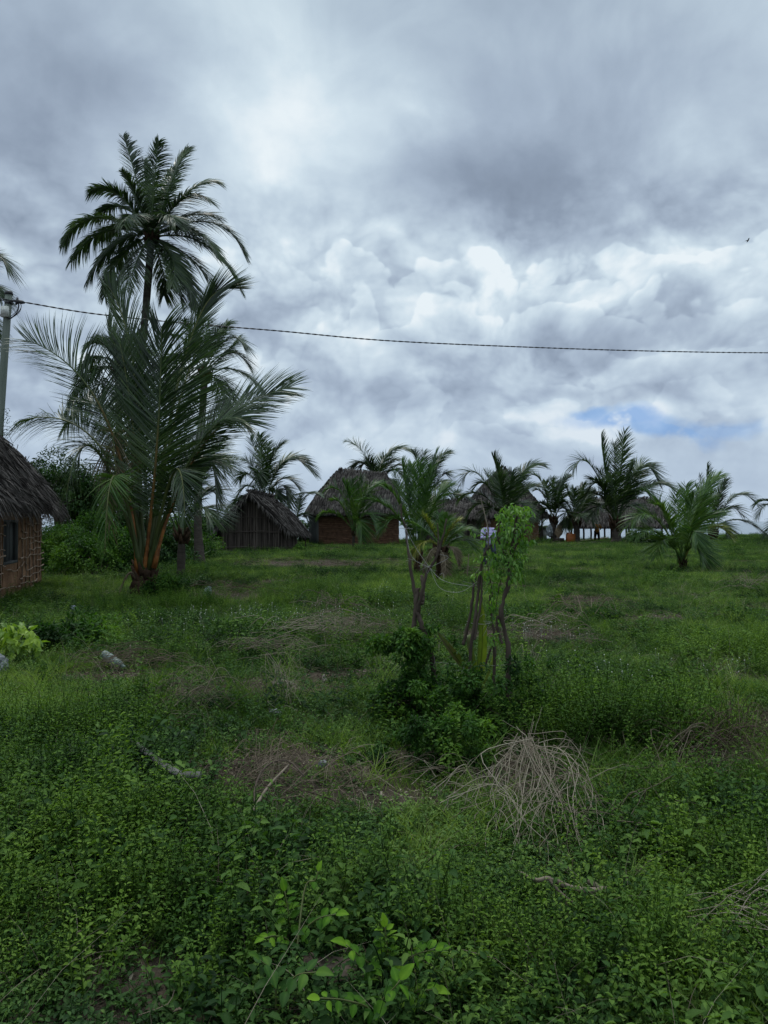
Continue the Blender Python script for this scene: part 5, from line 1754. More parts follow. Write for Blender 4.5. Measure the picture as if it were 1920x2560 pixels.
def mk_flat(cx, cy, rx, ry, n, h=.18, ln=.5, ang=None):
    def f():
        out_ = []
        c = GD(cx, cy)
        for k in range(n):
            px, py = cx + rng.normal(0, rx * .5), cy + rng.normal(0, ry * .5)
            a = GD(px, max(py, HZ + 60))
            th = rng.uniform(0, 2 * PI) if ang is None else ang + rng.normal(0, .45)
            l = ln * rng.uniform(.4, 1.2)
            e = a + Vector((math.cos(th) * l, math.sin(th) * l * .8, 0))
            lo = .05 + .10 * float(sstep(5, 12, a.y))
            e.z = float(gz(e.x, e.y)) + lo * rng.uniform(.2, 1) + rng.uniform(.02, h * .4)
            a.z += lo + rng.uniform(.02, h * .5)
            m_ = (a + e) / 2 + Vector((rng.normal(0, .06), rng.normal(0, .06), rng.uniform(.02, h)))
            out_.append([a, m_, e])
        return out_
    return f


HP = [
    ('flattened heap of brownish dry stems near the right edge', 1815, 1890, 100, 60, 190, .26, .55, None, 'heap'),
    ('mat of dry stems on bare soil in front of the thicket', 790, 2000, 180, 55, 66, .16, .45, None, 'mat'),
    ('small crossed bundle of dry pale stems left of the bare soil', 640, 1985, 70, 60, 60, .22, .5, 1.1, 'bundle'),
    ('arching pale dry stems above the curved stalk', 440, 1785, 90, 50, 80, .22, .5, .3, 'tuft'),
    ('drooping dry tuft beside the flat stone', 692, 1745, 40, 40, 60, .26, .35, -1.3, 'tuft'),
    ('dry twigs and stems scattered round the green plastic bottle', 275, 1685, 110, 26, 120, .18, .6, .1, 'heap'),
    ('dry stems lying in the grass between bottle and stakes', 640, 1650, 110, 26, 90, .15, .6, .2, 'mat'),
    ('dry tuft left of the stakes at mid distance', 890, 1610, 70, 36, 100, .24, .55, None, 'tuft'),
    ('dry tangle on the bare patch right of the thick stake', 1370, 1590, 80, 26, 70, .14, .5, None, 'tangle'),
    ('few white forked twigs just right of the thick stake', 1320, 1685, 22, 26, 16, .22, .3, 1.3, 'twigs'),
    ('pale dry tangle far right in the shaded grass', 1860, 1482, 44, 14, 50, .30, .7, None, 'tangle'),
    ('faded brown stems under the squat yellowish palm', 1160, 1440, 70, 20, 60, .18, .6, None, 'mat'),
    ('loose fan of thin dry stems at the lower right edge', 1830, 2330, 110, 70, 50, .16, .6, -.6, 'fan'),
    ('scattered dry twigs right of the fallen branch stack', 1530, 2080, 110, 50, 26, .2, .5, None, 'scatter'),
    ('long pale swath of dry stems across the grass below the hipped hut', 760, 1600, 150, 22, 90, .2, .8, .1, 'swath'),
    ('pale dry stems right under the low palms at the centre', 830, 1545, 70, 24, 60, .25, .6, None, 'tuft'),
    ('small dry tuft near the low brown patch at the right middle', 1450, 1555, 50, 18, 36, .25, .6, None, 'tuft'),
    ('dry stems strewn on the soil left of the big heap', 1010, 1950, 80, 30, 34, .10, .4, .2, 'scatter'),
    ('thin dry stems among the weeds at the right middle', 1700, 1960, 120, 40, 40, .2, .5, .5, 'scatter'),
    ('dark brown twig pile beyond the big palm', 590, 1490, 70, 14, 70, .16, .7, None, 'pile'),
    ('thin dry strands lying left of the big dry heap', 1120, 2020, 60, 50, 26, .14, .5, .5, 'scatter'),
]
for lab, cx, cy, rx, ry, n, h, ln, ang, _ in HP:
    strand_heap('dry_grass_tuft', lab, 'dry grass', mk_flat(cx, cy, rx, ry, int(n * .75), h, ln, ang), mat='litter' if 'brown' in lab or 'faded' in lab or 'twigs and' in lab or 'bare soil' in lab else 'straw', rr=(.0024 if cy > 1600 else .0045, .002))['group'] = 'patches of dry stems on the ground'

# curved dead frond stalk
mb = MB()
pts = smooth_path([P(330, 1850, 5.25), P(365, 1880, 4.95), P(410, 1912, 4.65), P(450, 1934, 4.5), P(503, 1938, 4.5)], 24)
W_ = np.interp(np.linspace(0, 1, 24), [0, .1, .8, 1], [.014, .021, .026, .03])
T = np.gradient(pts, axis=0)
T /= np.linalg.norm(T, axis=1, keepdims=True)
S = np.cross(T, [0, -0.5, 1.0])
S /= np.linalg.norm(S, axis=1, keepdims=True)
N = np.cross(S, T)
ring = []
for a, (u, v_) in enumerate([(-1, 0), (-.6, .55), (0, .7), (.6, .55), (1, 0), (.5, -.5), (0, -.6), (-.5, -.5)]):
    ring.append(pts + S * (W_ * u)[:, None] + N * (W_ * v_ * .6)[:, None])
ring = np.stack(ring, 1)
i = np.arange(23)[:, None] * 8
j = np.arange(8)[None, :]
f = np.stack([i + j, i + (j + 1) % 8, i + 8 + (j + 1) % 8, i + 8 + j], -1).reshape(-1, 4)
mb.add(ring.reshape(-1, 3), f, .5)
mb.f.append(np.array([[0, 1, 2, 3, 4, 5, 6, 7]]))
mb.f.append(np.array([[184 + k for k in range(7, -1, -1)]]))
o = tag(mb.build('palm_stalk', 'grey_wood', smooth=True), 'curved grey dead palm stalk lying in the weeds on the left', 'dead stalk')
place(o, GD(420, 1930))

# fallen branch at the foot of the dry heap
mb = MB()
mb.tube(smooth_path([GD(1290, 2205) + Vector((0, 0, .06)), P(1340, 2200, 3.25), P(1372, 2196, 3.22), P(1420, 2216, 3.2), P(1465, 2226, 3.2), P(1518, 2224, 3.22)], 24), np.linspace(.008, .013, 24), 7, .6, jitter=.15)
mb.tube(smooth_path([P(1372, 2196, 3.22), P(1400, 2230, 3.18), P(1440, 2262, 3.15)], 10), np.linspace(.008, .004, 10), 6, .5)
mb.tube(smooth_path([P(1470, 2200, 3.24), P(1500, 2222, 3.22), P(1520, 2228, 3.2)], 10), np.linspace(.013, .010, 10), 6, .2)
o = tag(mb.build('fallen_branch', 'pale_wood'), 'crooked pale branch lying at the lower edge of the large dry heap', 'branch')
place(o, GD(1400, 2230))
# sticks propped in the grass near the bottle
for lab, pts, r_ in [('short cut stick standing upright in the dry stems', [(324, 1660, 8.8), (326, 1612, 8.8)], .012), ('long stick lying level behind the upright cut stick', [(290, 1634, 9.2), (340, 1635, 9.2), (385, 1636, 9.2)], .010),
                     ('dark curved twig bent over the crossed dry bundle', [(636, 2030, 4.2), (640, 1960, 4.35), (670, 1912, 4.5), (720, 1902, 4.6), (760, 1940, 4.5)], .007),
                     ('long pale stick leaning across the crossed dry bundle', [(632, 2030, 4.15), (668, 1970, 4.35), (722, 1912, 4.6)], .010),
                     ('upright twig by the palm behind the forked stake', [(1168, 1440, 22), (1172, 1385, 22)], .02)]:
    mb = MB()
    mb.tube(smooth_path([P(*q) for q in pts], 12), np.linspace(r_, r_ * .6, 12), 6, .6, jitter=.1)
    o = tag(mb.build('stick', 'pale_wood' if 'dark' not in lab else 'bark'), lab, 'stick')
    place(o, P(*pts[0]))


# crumpled plastic and rags: a subdivided blob pushed about by noise
def crumple(name, label, cat, c, size, mat, seed, flat=.5):
    import bmesh
    bm = bmesh.new()
    bmesh.ops.create_icosphere(bm, subdivisions=4, radius=1)
    for v in bm.verts:
        p = v.co.copy()
        k = 1 + .45 * mnoise.fractal(p * 1.6 + Vector((seed, 0, 0)), .9, 2.2, 4) + .18 * abs(mnoise.noise(p * 5 + Vector((0, seed, 0))))
        v.co = Vector((p.x * size[0], p.y * size[1], p.z * size[2])) * k
    me = bpy.data.meshes.new(name)
    bm.to_mesh(me)
    bm.free()
    a = me.attributes.new('tint', 'FLOAT', 'POINT')
    a.data.foreach_set('value', np.full(len(me.vertices), .5, np.float32))
    me.materials.append(M[mat])
    o = bpy.data.objects.new(name, me)
    COL.objects.link(o)
    o.location = c
    o.rotation_euler = (0, .2, seed)
    return tag(o, label, cat)


def on(px, py, dz=0.05):
    v = GD(px, py)
    v.z += dz
    return v


crumple('plastic_bag', 'crumpled dirty white plastic at the left edge below the lime green bush', 'litter', on(4, 1685, .10), (.07, .06, .09), 'plastic_white', 1.3)
crumple('plastic_sheet', 'pale scrap of plastic in the grass below the drooping dry tuft', 'litter', on(688, 1795, .05), (.07, .04, .03), 'plastic_white', 2.2)
crumple('plastic_scrap', 'small bright white scrap near the front of the bare soil', 'litter', on(808, 1918, .03), (.03, .02, .02), 'plastic_white', 3.1)
crumple('plastic_scrap', 'pale scrap in the dry stems right of the big palm stump', 'litter', on(520, 1490, .10), (.13, .06, .09), 'plastic_green', 4.4)
crumple('plastic_scrap', 'dull blue scrap in the grass between the left hut and big palm', 'litter', on(186, 1530, .06), (.09, .05, .05), 'plastic_blue', 5.4)
crumple('black_rag', 'black bundle half sunk in the weeds below the curved grey stalk', 'litter', on(368, 2010, .05), (.055, .05, .07), 'rag', 6.1)
crumple('flat_stone', 'flat pale stone on the path beyond the drooping dry tuft', 'stone', on(705, 1716, .04), (.12, .08, .028), 'stone', 7.7)
crumple('small_stone', 'small pale block on the bare path, right of the flat stone', 'stone', on(811, 1706, .03), (.025, .02, .045), 'stone', 8.3)
# fallen leaf on the bare soil
mb = MB()
mb.leaves([tuple(on(1070, 2016, .02))], [(1, .1, .1)], [(0, -.3, 1)], .07, .04, .9)
place(tag(mb.build('fallen_leaf', 'palm_dry'), 'single tan fallen leaf on the bare soil left of the dry heap', 'leaf'), on(1070, 2016, 0))
# green plastic bottle lying with its neck down
bt = on(286, 1674, .10)
mb = MB()
ax_ = Vector((.85, -.25, -.42)).normalized()
prof = [(0, .03), (.01, .052), (.10, .056), (.17, .050), (.21, .053), (.25, .040), (.285, .022), (.32, .018)]
mb.tube(smooth_path([bt + ax_ * (t - .16) for t, _ in prof], 24), np.interp(np.linspace(0, 1, 24), np.linspace(0, 1, 8), [r for _, r in prof]), 14, .5)
o = tag(mb.build('plastic_bottle', 'plastic_green', smooth=True), 'pale green plastic container lying among brown twigs on the left', 'bottle')
place(o, bt)
# weathered board at the bottom
mb = MB()
c0 = GD(850, 2440)
c0.z += .03
mb.box(c0, (.30, .10, .03), R(-8), .8, rx=R(8), ry=R(5))
o = tag(mb.build('old_plank', 'bark'), 'piece of weathered plank under the foreground leaves', 'plank')
place(o, c0)

# lime green bush at the left edge
rng = np.random.default_rng(95)
lb = empty('lime_bush', GP(40, 8.9), 'bush with large lime yellow leaves at the left edge', 'shrub')
mb = MB()
leaf_cloud(mb, [(18, 1580, 30, 22, 34), (60, 1595, 34, 26, 48), (25, 1620, 30, 26, 40), (85, 1610, 18, 18, 18), (60, 1635, 30, 16, 20), (-40, 1600, 50, 40, 60)], 8.8, .125, 1.3, droop=-.55, wr=.52, tl=(.25, 1.0))
mb.build('foliage', 'lime', lb)
sm = MB()
for x, y in ((18, 1590), (60, 1600), (85, 1615), (-30, 1600), (40, 1620)):
    sm.tube(smooth_path([GP(40, 8.9), P((x + 40) / 2, 1660, 8.85), P(x, y, 8.8)], 10), np.linspace(.012, .005, 10), 5, .5)
sm.build('stem', 'bark', lb)
bush('weed_clump', 'leafy dark weed clump beneath the lime green bush', 'shrub', GP(95, 9.3), (.55, .4, .30), 2600, .07, 'bush', 96, 6, 12, stem_r=.006)
bush('weed_clump', 'tall weedy clump between the lime green bush and the plastic container', 'shrub', GP(225, 10), (.5, .45, .42), 3000, .07, 'bush', 97, 6, 12, stem_r=.006)


# foreground saplings with paired leaves
def sapling(label, base, stems, seed, mat='sapling', L=.068):
    global rng
    rng = np.random.default_rng(seed)
    root = empty('sapling', base, label, 'sapling', 'bright saplings in the foreground')
    for pts, pairs, s_ in stems:
        q = smooth_path([base] + [P(*p) for p in pts], 20)
        sm = MB()
        sm.tube(q, np.linspace(.0045, .0018, 20), 5, .6)
        so_ = sm.build('twig', 'rachis', root)
        lb_ = MB()
        for k in range(pairs):
            t = 6 + 13 * (k + .5) / pairs
            i0 = int(t)
            p = q[i0]
            T = q[min(i0 + 1, 19)] - q[i0 - 1]
            T /= np.linalg.norm(T)
            sd = np.cross(T, [0, -.35, 1.0])
            sd /= np.linalg.norm(sd)
            for sg in (-1, 1):
                ll = L * s_ * rng.uniform(.75, 1.1) * (1.1 - .35 * k / pairs)
                dd = sd * sg + T * .35 + rng.normal(0, .12, 3) + [0, 0, -.10]
                big_leaf(lb_, p + dd * .006, dd, np.array([0, -.45, 1.0]) + rng.normal(0, .25, 3), ll, ll * .27, float(np.clip(rng.normal(.35 + .45 * k / pairs, .1), 0, 1)))
        big_leaf(lb_, q[-1], q[-1] - q[-3], np.array([0, -.5, 1.0]), L * s_, L * s_ * .26, .8)
        lb_.build('leaves', mat, so_)
    return root


def big_leaf(mb, p, d, nrm, L_, w_, tint, n=8):
    p, d, nrm = (np.array(tuple(a), float) for a in (p, d, nrm))
    d /= np.linalg.norm(d)
    s = np.cross(d, nrm)
    s /= np.linalg.norm(s)
    up = np.cross(s, d)
    rows = []
    curl = rng.uniform(.10, .38)
    for k in range(n + 1):
        t = k / n
        wd = w_ * (math.sin(PI * t ** .8) ** .85 if 0 < t < 1 else .02)
        c = p + d * L_ * t * (1 - .08 * t) - up * L_ * curl * t * t
        ed = .30 * wd + .04 * w_ * math.sin(t * 19)
        rows.append([c - s * wd + up * ed, c - s * wd * .5 + up * ed * .62, c, c + s * wd * .5 + up * ed * .62, c + s * wd + up * ed])
    i = np.arange(n)[:, None] * 5
    j = np.arange(4)[None, :]
    f = np.stack([i + j, i + j + 1, i + 5 + j + 1, i + 5 + j], -1).reshape(-1, 4)
    t_ = np.tile([tint - .06, tint, tint + .16, tint, tint - .06], n + 1)
    mb.add(np.array(rows).reshape(-1, 3), f, t_)


sapling('brightest sapling at the bottom, its yellow green leaf pairs fanned to the right', GD(985, 2520), [
    ([(975, 2440, 2.75), (968, 2370, 2.75), (962, 2318, 2.75)], 7, .8), ([(990, 2440, 2.7), (1030, 2392, 2.65), (1088, 2372, 2.6)], 4, .95), ([(940, 2430, 2.7), (905, 2395, 2.65), (865, 2362, 2.6)], 4, .95),
    ([(1000, 2500, 2.6), (1040, 2478, 2.55), (1085, 2474, 2.5)], 3, .9)], 101)
sapling('slimmer sapling left of the brightest one, pale leaves at its top', GD(735, 2460), [
    ([(730, 2370, 2.95), (722, 2290, 2.95), (712, 2228, 2.95)], 7, .8), ([(745, 2350, 2.9), (790, 2300, 2.85), (840, 2285, 2.8)], 4, .85), ([(725, 2360, 2.9), (690, 2340, 2.85), (660, 2345, 2.8)], 3, .7),
    ([(760, 2230, 2.95), (788, 2200, 2.95), (795, 2178, 2.95)], 1, .6)], 102)
sapling('dark leaved sapling with long blades left of the plank', GD(690, 2550), [
    ([(690, 2480, 2.6), (680, 2430, 2.6), (650, 2400, 2.55)], 4, 1.05), ([(710, 2490, 2.55), (740, 2440, 2.5), (790, 2430, 2.45)], 3, 1.0)], 103, mat='bush')
sapling('small sapling with rounded pale leaves low at the bottom right of the plank', GD(940, 2555), [
    ([(950, 2510, 2.45), (985, 2470, 2.4), (1000, 2450, 2.4)], 3, 1.0), ([(920, 2520, 2.45), (860, 2500, 2.4), (800, 2495, 2.35)], 4, .75)], 104)

# ------------------------------------------------------------------ things by the pavilion
mb = MB()
c0 = P(1427, 1348, 57)
mb.box(c0 + Vector((0, 0, .02)), (.62, .45, .78), .2, .5, taper=.94)
mb.box(c0 + Vector((-.08, 0, .46)), (.40, .10, .07), .2, .3)
mb.tube([c0 + Vector((-.2, 0, .40)), c0 + Vector((-.2, 0, .48))], .07, 8, .1)
place(tag(mb.build('jerrycan', 'orange'), 'orange plastic container on the ground by the far palms', 'container'), c0)
mb = MB()
c0 = P(1357, 1336, 62)
mb.box(c0, (.55, .5, 1.1), .1, .5, taper=.85)
mb.box(c0 + Vector((0, 0, .62)), (.75, .7, .18), .1, .7, taper=.8)
place(tag(mb.build('concrete_block', 'concrete'), 'upright grey concrete block beside the mud house, water behind it', 'block'), c0)
crumple('sack', 'grey sacking bundled on the left of the small palm foot', 'sack', P(1374, 1327, 57.6), (.30, .2, .45), 'cloth_grey', 11.2)
crumple('sack', 'tan sacking hanging on the right of the small palm foot', 'sack', P(1397, 1328, 57.6), (.26, .2, .42), 'cloth_tan', 12.2)
mb = MB()
c0 = P(1397, 1350, 57.5)
mb.box(c0, (.7, .4, .28), .1, .3)
place(tag(mb.build('dark_crate', 'bark'), 'low dark box right of the sacking wrapped palm', 'box'), c0)
mb = MB()
pts = smooth_path([P(1412, 1357, 59), P(1445, 1356, 58.6), P(1480, 1352, 58.4), P(1520, 1345, 58.4)], 16)
mb.tube(pts, np.interp(np.linspace(0, 1, 16), [0, .2, .8, 1], [.05, .16, .16, .06]), 7, .4)
place(tag(mb.build('log', 'pale_wood'), 'pale log lying below the open shelter', 'log'), P(1445, 1356, 58.6))

# bird
mb = MB()
c0 = P(1870, 601, 60)
mb.tube([c0 + Vector((-.10, 0, -.16)), c0 + Vector((-.03, 0, -.05)), c0 + Vector((.03, 0, .05)), c0 + Vector((.09, 0, .14))], [.01, .05, .05, .015], 8, .4)
bd = mb
V_ = [c0 + Vector(q) for q in ((-.02, 0, -.02), (.04, 0, .06), (-.10, .28, .05), (-.02, .30, .10), (-.22, .50, -.02))]
for sg in (1, -1):
    vs = [Vector((v.x, c0.y + (v.y - c0.y) * sg, v.z)) for v in V_]
    vs2 = [v + Vector((.004, 0, -.012)) for v in vs]
    bd.add(np.array([tuple(v) for v in vs + vs2]), np.array([[0, 1, 3, 2], [5, 7, 8, 6], [0, 2, 7, 5], [1, 6, 8, 3]]), .4)
    bd.add(np.array([tuple(v) for v in vs + vs2]), np.array([[2, 3, 4], [8, 7, 9]]), .4)
place(tag(bd.build('bird', 'bird'), 'tiny dark bird flying high on the right', 'bird'), c0)

# ------------------------------------------------------------------ people
def capsules(mb, chain, radii, sides=14):
    """tapered limb with rounded ends"""
    pts = [Vector(p) for p in chain]
    a, b_ = pts[0] + (pts[0] - pts[1]).normalized() * radii[0] * .8, pts[-1] + (pts[-1] - pts[-2]).normalized() * radii[-1] * .8
    P_ = [a, a.lerp(pts[0], .5)] + pts + [b_.lerp(pts[-1], .5), b_]
    R_ = [radii[0] * .25, radii[0] * .8] + list(radii) + [radii[-1] * .8, radii[-1] * .25]
    mb.tube(P_, R_, sides, .5)


def ellipsoid(mb, c, r, rot=None, nu=18, nv=12, tint=.5):
    u = np.linspace(0, 2 * PI, nu, endpoint=False)
    v = np.linspace(-PI / 2 + .12, PI / 2 - .12, nv)
    U, V_ = np.meshgrid(u, v)
    p = np.stack([np.cos(V_) * np.cos(U) * r[0], np.cos(V_) * np.sin(U) * r[1], np.sin(V_) * r[2]], -1).reshape(-1, 3)
    if rot is not None:
        p = p @ np.array(rot.to_3x3()).T
    p = p + np.array(tuple(c))
    i = np.arange(nv - 1)[:, None] * nu
    j = np.arange(nu)[None, :]
    f = np.stack([i + j, i + (j + 1) % nu, i + nu + (j + 1) % nu, i + nu + j], -1).reshape(-1, 4)
    off = mb.add(p, f, tint)
    mb.f.append(np.array([list(range(nu))[::-1]]) + off)
    mb.f.append(np.array([[(nv - 1) * nu + k for k in range(nu)]]) + off)


def melt(o, vox, it=4):
    m_ = o.modifiers.new('remesh', 'REMESH')
    m_.mode = 'VOXEL'
    m_.voxel_size = vox
    m_.use_smooth_shade = True
    s_ = o.modifiers.new('smooth', 'SMOOTH')
    s_.iterations = it
    s_.factor = .5


def hand(mb, w, d, n, s=1.0, curl=.5, thumb=1):
    """palm and five fingers: wrist, pointing direction, back-of-hand normal"""
    w, d, n = Vector(w), Vector(d).normalized(), Vector(n).normalized()
    sd = d.cross(n).normalized() * thumb
    capsules(mb, [w, w + d * .045 * s, w + d * .085 * s], [.024 * s, .030 * s, .028 * s], 10)
    for k, (o_, l_) in enumerate(((.028, .072), (.010, .080), (-.009, .075), (-.027, .060))):
        b0 = w + d * .088 * s + sd * o_ * s
        k1 = b0 + (d - n * curl * .4).normalized() * l_ * .45 * s
        k2 = k1 + (d - n * curl * 1.2).normalized() * l_ * .32 * s
        k3 = k2 + (d - n * curl * 2.2).normalized() * l_ * .25 * s
        capsules(mb, [b0, k1, k2, k3], [.0095 * s, .0088 * s, .008 * s, .007 * s], 8)
    b0 = w + d * .030 * s + sd * .026 * s
    capsules(mb, [b0, b0 + (d * .5 + sd * .9).normalized() * .035 * s, b0 + (d * .8 + sd * .7 - n * .3).normalized() * .065 * s], [.012 * s, .011 * s, .008 * s], 8)


def head(mb, hb, c, turn=0.0, nod=0.0):
    """head with brow, nose, lips, chin and ears; eyes as small whites"""
    rm = (Matrix.Rotation(turn, 4, 'Z') @ Matrix.Rotation(nod, 4, 'X'))
    q = lambda x, y, z: Vector(c) + (rm @ Vector((x, y, z)))
    ellipsoid(mb, q(0, .01, .03), (.077, .096, .098), rm)
    ellipsoid(mb, q(0, -.022, -.045), (.056, .064, .070), rm)
    ellipsoid(mb, q(0, -.068, -.098), (.026, .020, .018), rm)
    capsules(mb, [q(0, -.086, .012), q(0, -.098, -.012), q(0, -.108, -.028)], [.011, .013, .016], 8)
    ellipsoid(mb, q(0, -.096, -.034), (.022, .013, .011), rm, 10, 8)
    ellipsoid(mb, q(0, -.082, .035), (.055, .016, .010), rm, 12, 8)
    ellipsoid(mb, q(0, -.086, -.058), (.026, .012, .007), rm, 10, 8)
    ellipsoid(mb, q(0, -.083, -.072), (.024, .013, .008), rm, 10, 8)
    for s in (-1, 1):
        ellipsoid(mb, q(s * .079, .012, -.008), (.010, .022, .032), rm, 10, 8)
        ellipsoid(mb, q(s * .043, -.062, -.022), (.024, .020, .018), rm, 10, 8)
    ellipsoid(hb, q(0, .022, .050), (.083, .096, .090), rm)
    return q


# --- the person in the lavender shirt, arms folded, one knee forward
f1 = GP(1222, 28.2)
pr = empty('person', f1, 'person in a lavender shirt and slate trousers with folded arms, behind the leafy stake', 'person')


def at1(x, y, z):
    return f1 + Vector((x, y, z))


body, hair = MB(), MB()
hc = at1(-.02, -.04, 1.58)
q = head(body, hair, hc, turn=R(12), nod=R(6))
capsules(body, [at1(-.015, .0, 1.36), at1(-.02, -.02, 1.47)], [.060, .055])
capsules(body, [at1(0, 0, .92), at1(0, .01, 1.08), at1(0, .0, 1.26), at1(-.01, .0, 1.33)], [.135, .125, .145, .11], 16)
capsules(body, [at1(-.19, 0, 1.34), at1(.17, 0, 1.34)], [.06, .06])
# arms folded in front
shl, shr = at1(-.21, 0, 1.33), at1(.19, 0, 1.33)
ell, elr = at1(-.27, -.12, 1.05), at1(.25, -.12, 1.05)
wl, wr_ = at1(.04, -.27, 1.10), at1(-.05, -.22, 1.15)
capsules(body, [shl, shl.lerp(ell, .5), ell, ell.lerp(wl, .5), wl], [.052, .047, .040, .038, .027])
capsules(body, [shr, shr.lerp(elr, .5), elr, elr.lerp(wr_, .5), wr_], [.052, .047, .040, .038, .027])
hand(body, wl, (.9, .1, .25), (0, -1, .2), curl=.5, thumb=-1)
hand(body, wr_, (-.9, .2, .1), (0, -1, .2), curl=.5, thumb=1)
hips = [at1(-.09, 0, .90), at1(.09, 0, .90)]
knee = [at1(-.12, -.05, .50), at1(.17, -.20, .54)]
ank = [at1(-.15, .02, .09), at1(.20, -.03, .10)]
for h_, k_, a_ in zip(hips, knee, ank):
    capsules(body, [h_, h_.lerp(k_, .5), k_, k_.lerp(a_, .4), a_], [.088, .078, .056, .054, .036])
    capsules(body, [a_ + Vector((0, .04, -.045)), a_ + Vector((0, -.06, -.05)), a_ + Vector((0, -.15, -.062))], [.036, .036, .026])
bo = body.build('body', 'skin', pr, smooth=True)
melt(bo, .0075, 3)
ho = hair.build('hair', 'hair', bo, smooth=True)
sm = MB()
capsules(sm, [at1(0, 0, .88), at1(0, .0, 1.05), at1(0, .0, 1.25), at1(-.01, .0, 1.34)], [.165, .158, .168, .125], 18)
capsules(sm, [at1(-.20, 0, 1.35), at1(.18, 0, 1.35)], [.078, .078])
capsules(sm, [at1(-.015, .01, 1.38), at1(-.018, -.005, 1.43)], [.080, .074])
for s_, e_, w_ in ((shl, ell, wl), (shr, elr, wr_)):
    capsules(sm, [s_, s_.lerp(e_, .5), e_, e_.lerp(w_, .45), e_.lerp(w_, .8)], [.078, .072, .066, .058, .050])
so_ = sm.build('shirt', 'shirt', bo, smooth=True)
melt(so_, .011, 3)
tr = MB()
capsules(tr, [at1(-.07, 0, .93), at1(.07, 0, .93)], [.125, .125])
for h_, k_, a_ in zip(hips, knee, ank):
    capsules(tr, [h_, h_.lerp(k_, .5), k_, k_.lerp(a_, .5), k_.lerp(a_, .9)], [.115, .102, .082, .074, .066])
to_ = tr.build('trousers', 'trouser', bo, smooth=True)
melt(to_, .011, 3)
for a_ in ank:
    sh_ = MB()
    capsules(sh_, [a_ + Vector((0, .05, -.05)), a_ + Vector((0, -.06, -.055)), a_ + Vector((0, -.165, -.066))], [.048, .047, .034])
    o_ = sh_.build('shoe', 'shoe', bo, smooth=True)
    melt(o_, .012, 2)
for s in (-1, 1):
    ey = MB()
    ellipsoid(ey, q(s * .031, -.082, .012), (.011, .008, .006), None, 8, 6)
    ey.build('eye', 'eye', bo, smooth=True)

# --- the person under the pavilion roof, back to the viewer, hand up on a post
f2 = GP(1492, 58.2)
f2.z = P(1492, 1358, 58.2).z
pr = empty('person', f2, 'person in an ochre shirt and dark trousers standing at the edge of the open shelter', 'person')


def at2(x, y, z):
    return f2 + Vector((x, y, z))


body, hair = MB(), MB()
q = head(body, hair, at2(0, 0, 1.58), turn=R(160))
capsules(body, [at2(0, 0, 1.36), at2(0, 0, 1.47)], [.062, .056])
capsules(body, [at2(0, 0, .92), at2(0, .01, 1.08), at2(0, .0, 1.26), at2(0, .0, 1.33)], [.14, .13, .15, .11], 16)
capsules(body, [at2(-.18, 0, 1.34), at2(.18, 0, 1.34)], [.06, .06])
shl, shr = at2(-.20, 0, 1.34), at2(.20, 0, 1.34)
ell, elr = at2(-.34, .05, 1.52), at2(.33, .03, 1.10)
wl, wr_ = at2(-.30, .12, 1.76), at2(.22, .20, .96)
capsules(body, [shl, shl.lerp(ell, .5), ell, ell.lerp(wl, .5), wl], [.052, .047, .040, .038, .027])
capsules(body, [shr, shr.lerp(elr, .5), elr, elr.lerp(wr_, .5), wr_], [.052, .047, .040, .038, .027])
hand(body, wl, (0.1, .2, 1), (-.6, -.8, 0), curl=.6, thumb=1)
hand(body, wr_, (-.5, .5, -.4), (.8, .2, .4), curl=.4, thumb=-1)
hips = [at2(-.09, 0, .90), at2(.09, 0, .90)]
knee = [at2(-.13, .01, .49), at2(.14, -.03, .49)]
ank = [at2(-.15, .05, .09), at2(.17, .0, .09)]
for h_, k_, a_ in zip(hips, knee, ank):
    capsules(body, [h_, h_.lerp(k_, .5), k_, k_.lerp(a_, .4), a_], [.09, .08, .057, .055, .036])
    capsules(body, [a_ + Vector((0, -.04, -.045)), a_ + Vector((0, .06, -.05)), a_ + Vector((0, .15, -.062))], [.036, .036, .026])
bo = body.build('body', 'skin', pr, smooth=True)
melt(bo, .009, 3)
hair.build('hair', 'hair', bo, smooth=True)
sm = MB()
capsules(sm, [at2(0, 0, .88), at2(0, .0, 1.05), at2(0, .0, 1.25), at2(0, .0, 1.34)], [.175, .165, .172, .125], 18)
capsules(sm, [at2(-.19, 0, 1.35), at2(.19, 0, 1.35)], [.080, .080])
for s_, e_ in ((shl, ell), (shr, elr)):
    capsules(sm, [s_, s_.lerp(e_, .4), s_.lerp(e_, .75)], [.082, .078, .076])
so_ = sm.build('shirt', 'ochre', bo, smooth=True)
melt(so_, .014, 3)
tr = MB()
capsules(tr, [at2(-.07, 0, .93), at2(.07, 0, .93)], [.13, .13])
for h_, k_, a_ in zip(hips, knee, ank):
    capsules(tr, [h_, h_.lerp(k_, .5), k_, k_.lerp(a_, .5), k_.lerp(a_, .9)], [.12, .11, .09, .085, .08])
to_ = tr.build('trousers', 'rag', bo, smooth=True)
melt(to_, .014, 3)

# ------------------------------------------------------------------ ground vegetation
def proto(name, fn, mat, seed):
    global rng
    rng = np.random.default_rng(seed)
    mb = MB()
    fn(mb)
    return mb.build(name, mat, link=False)


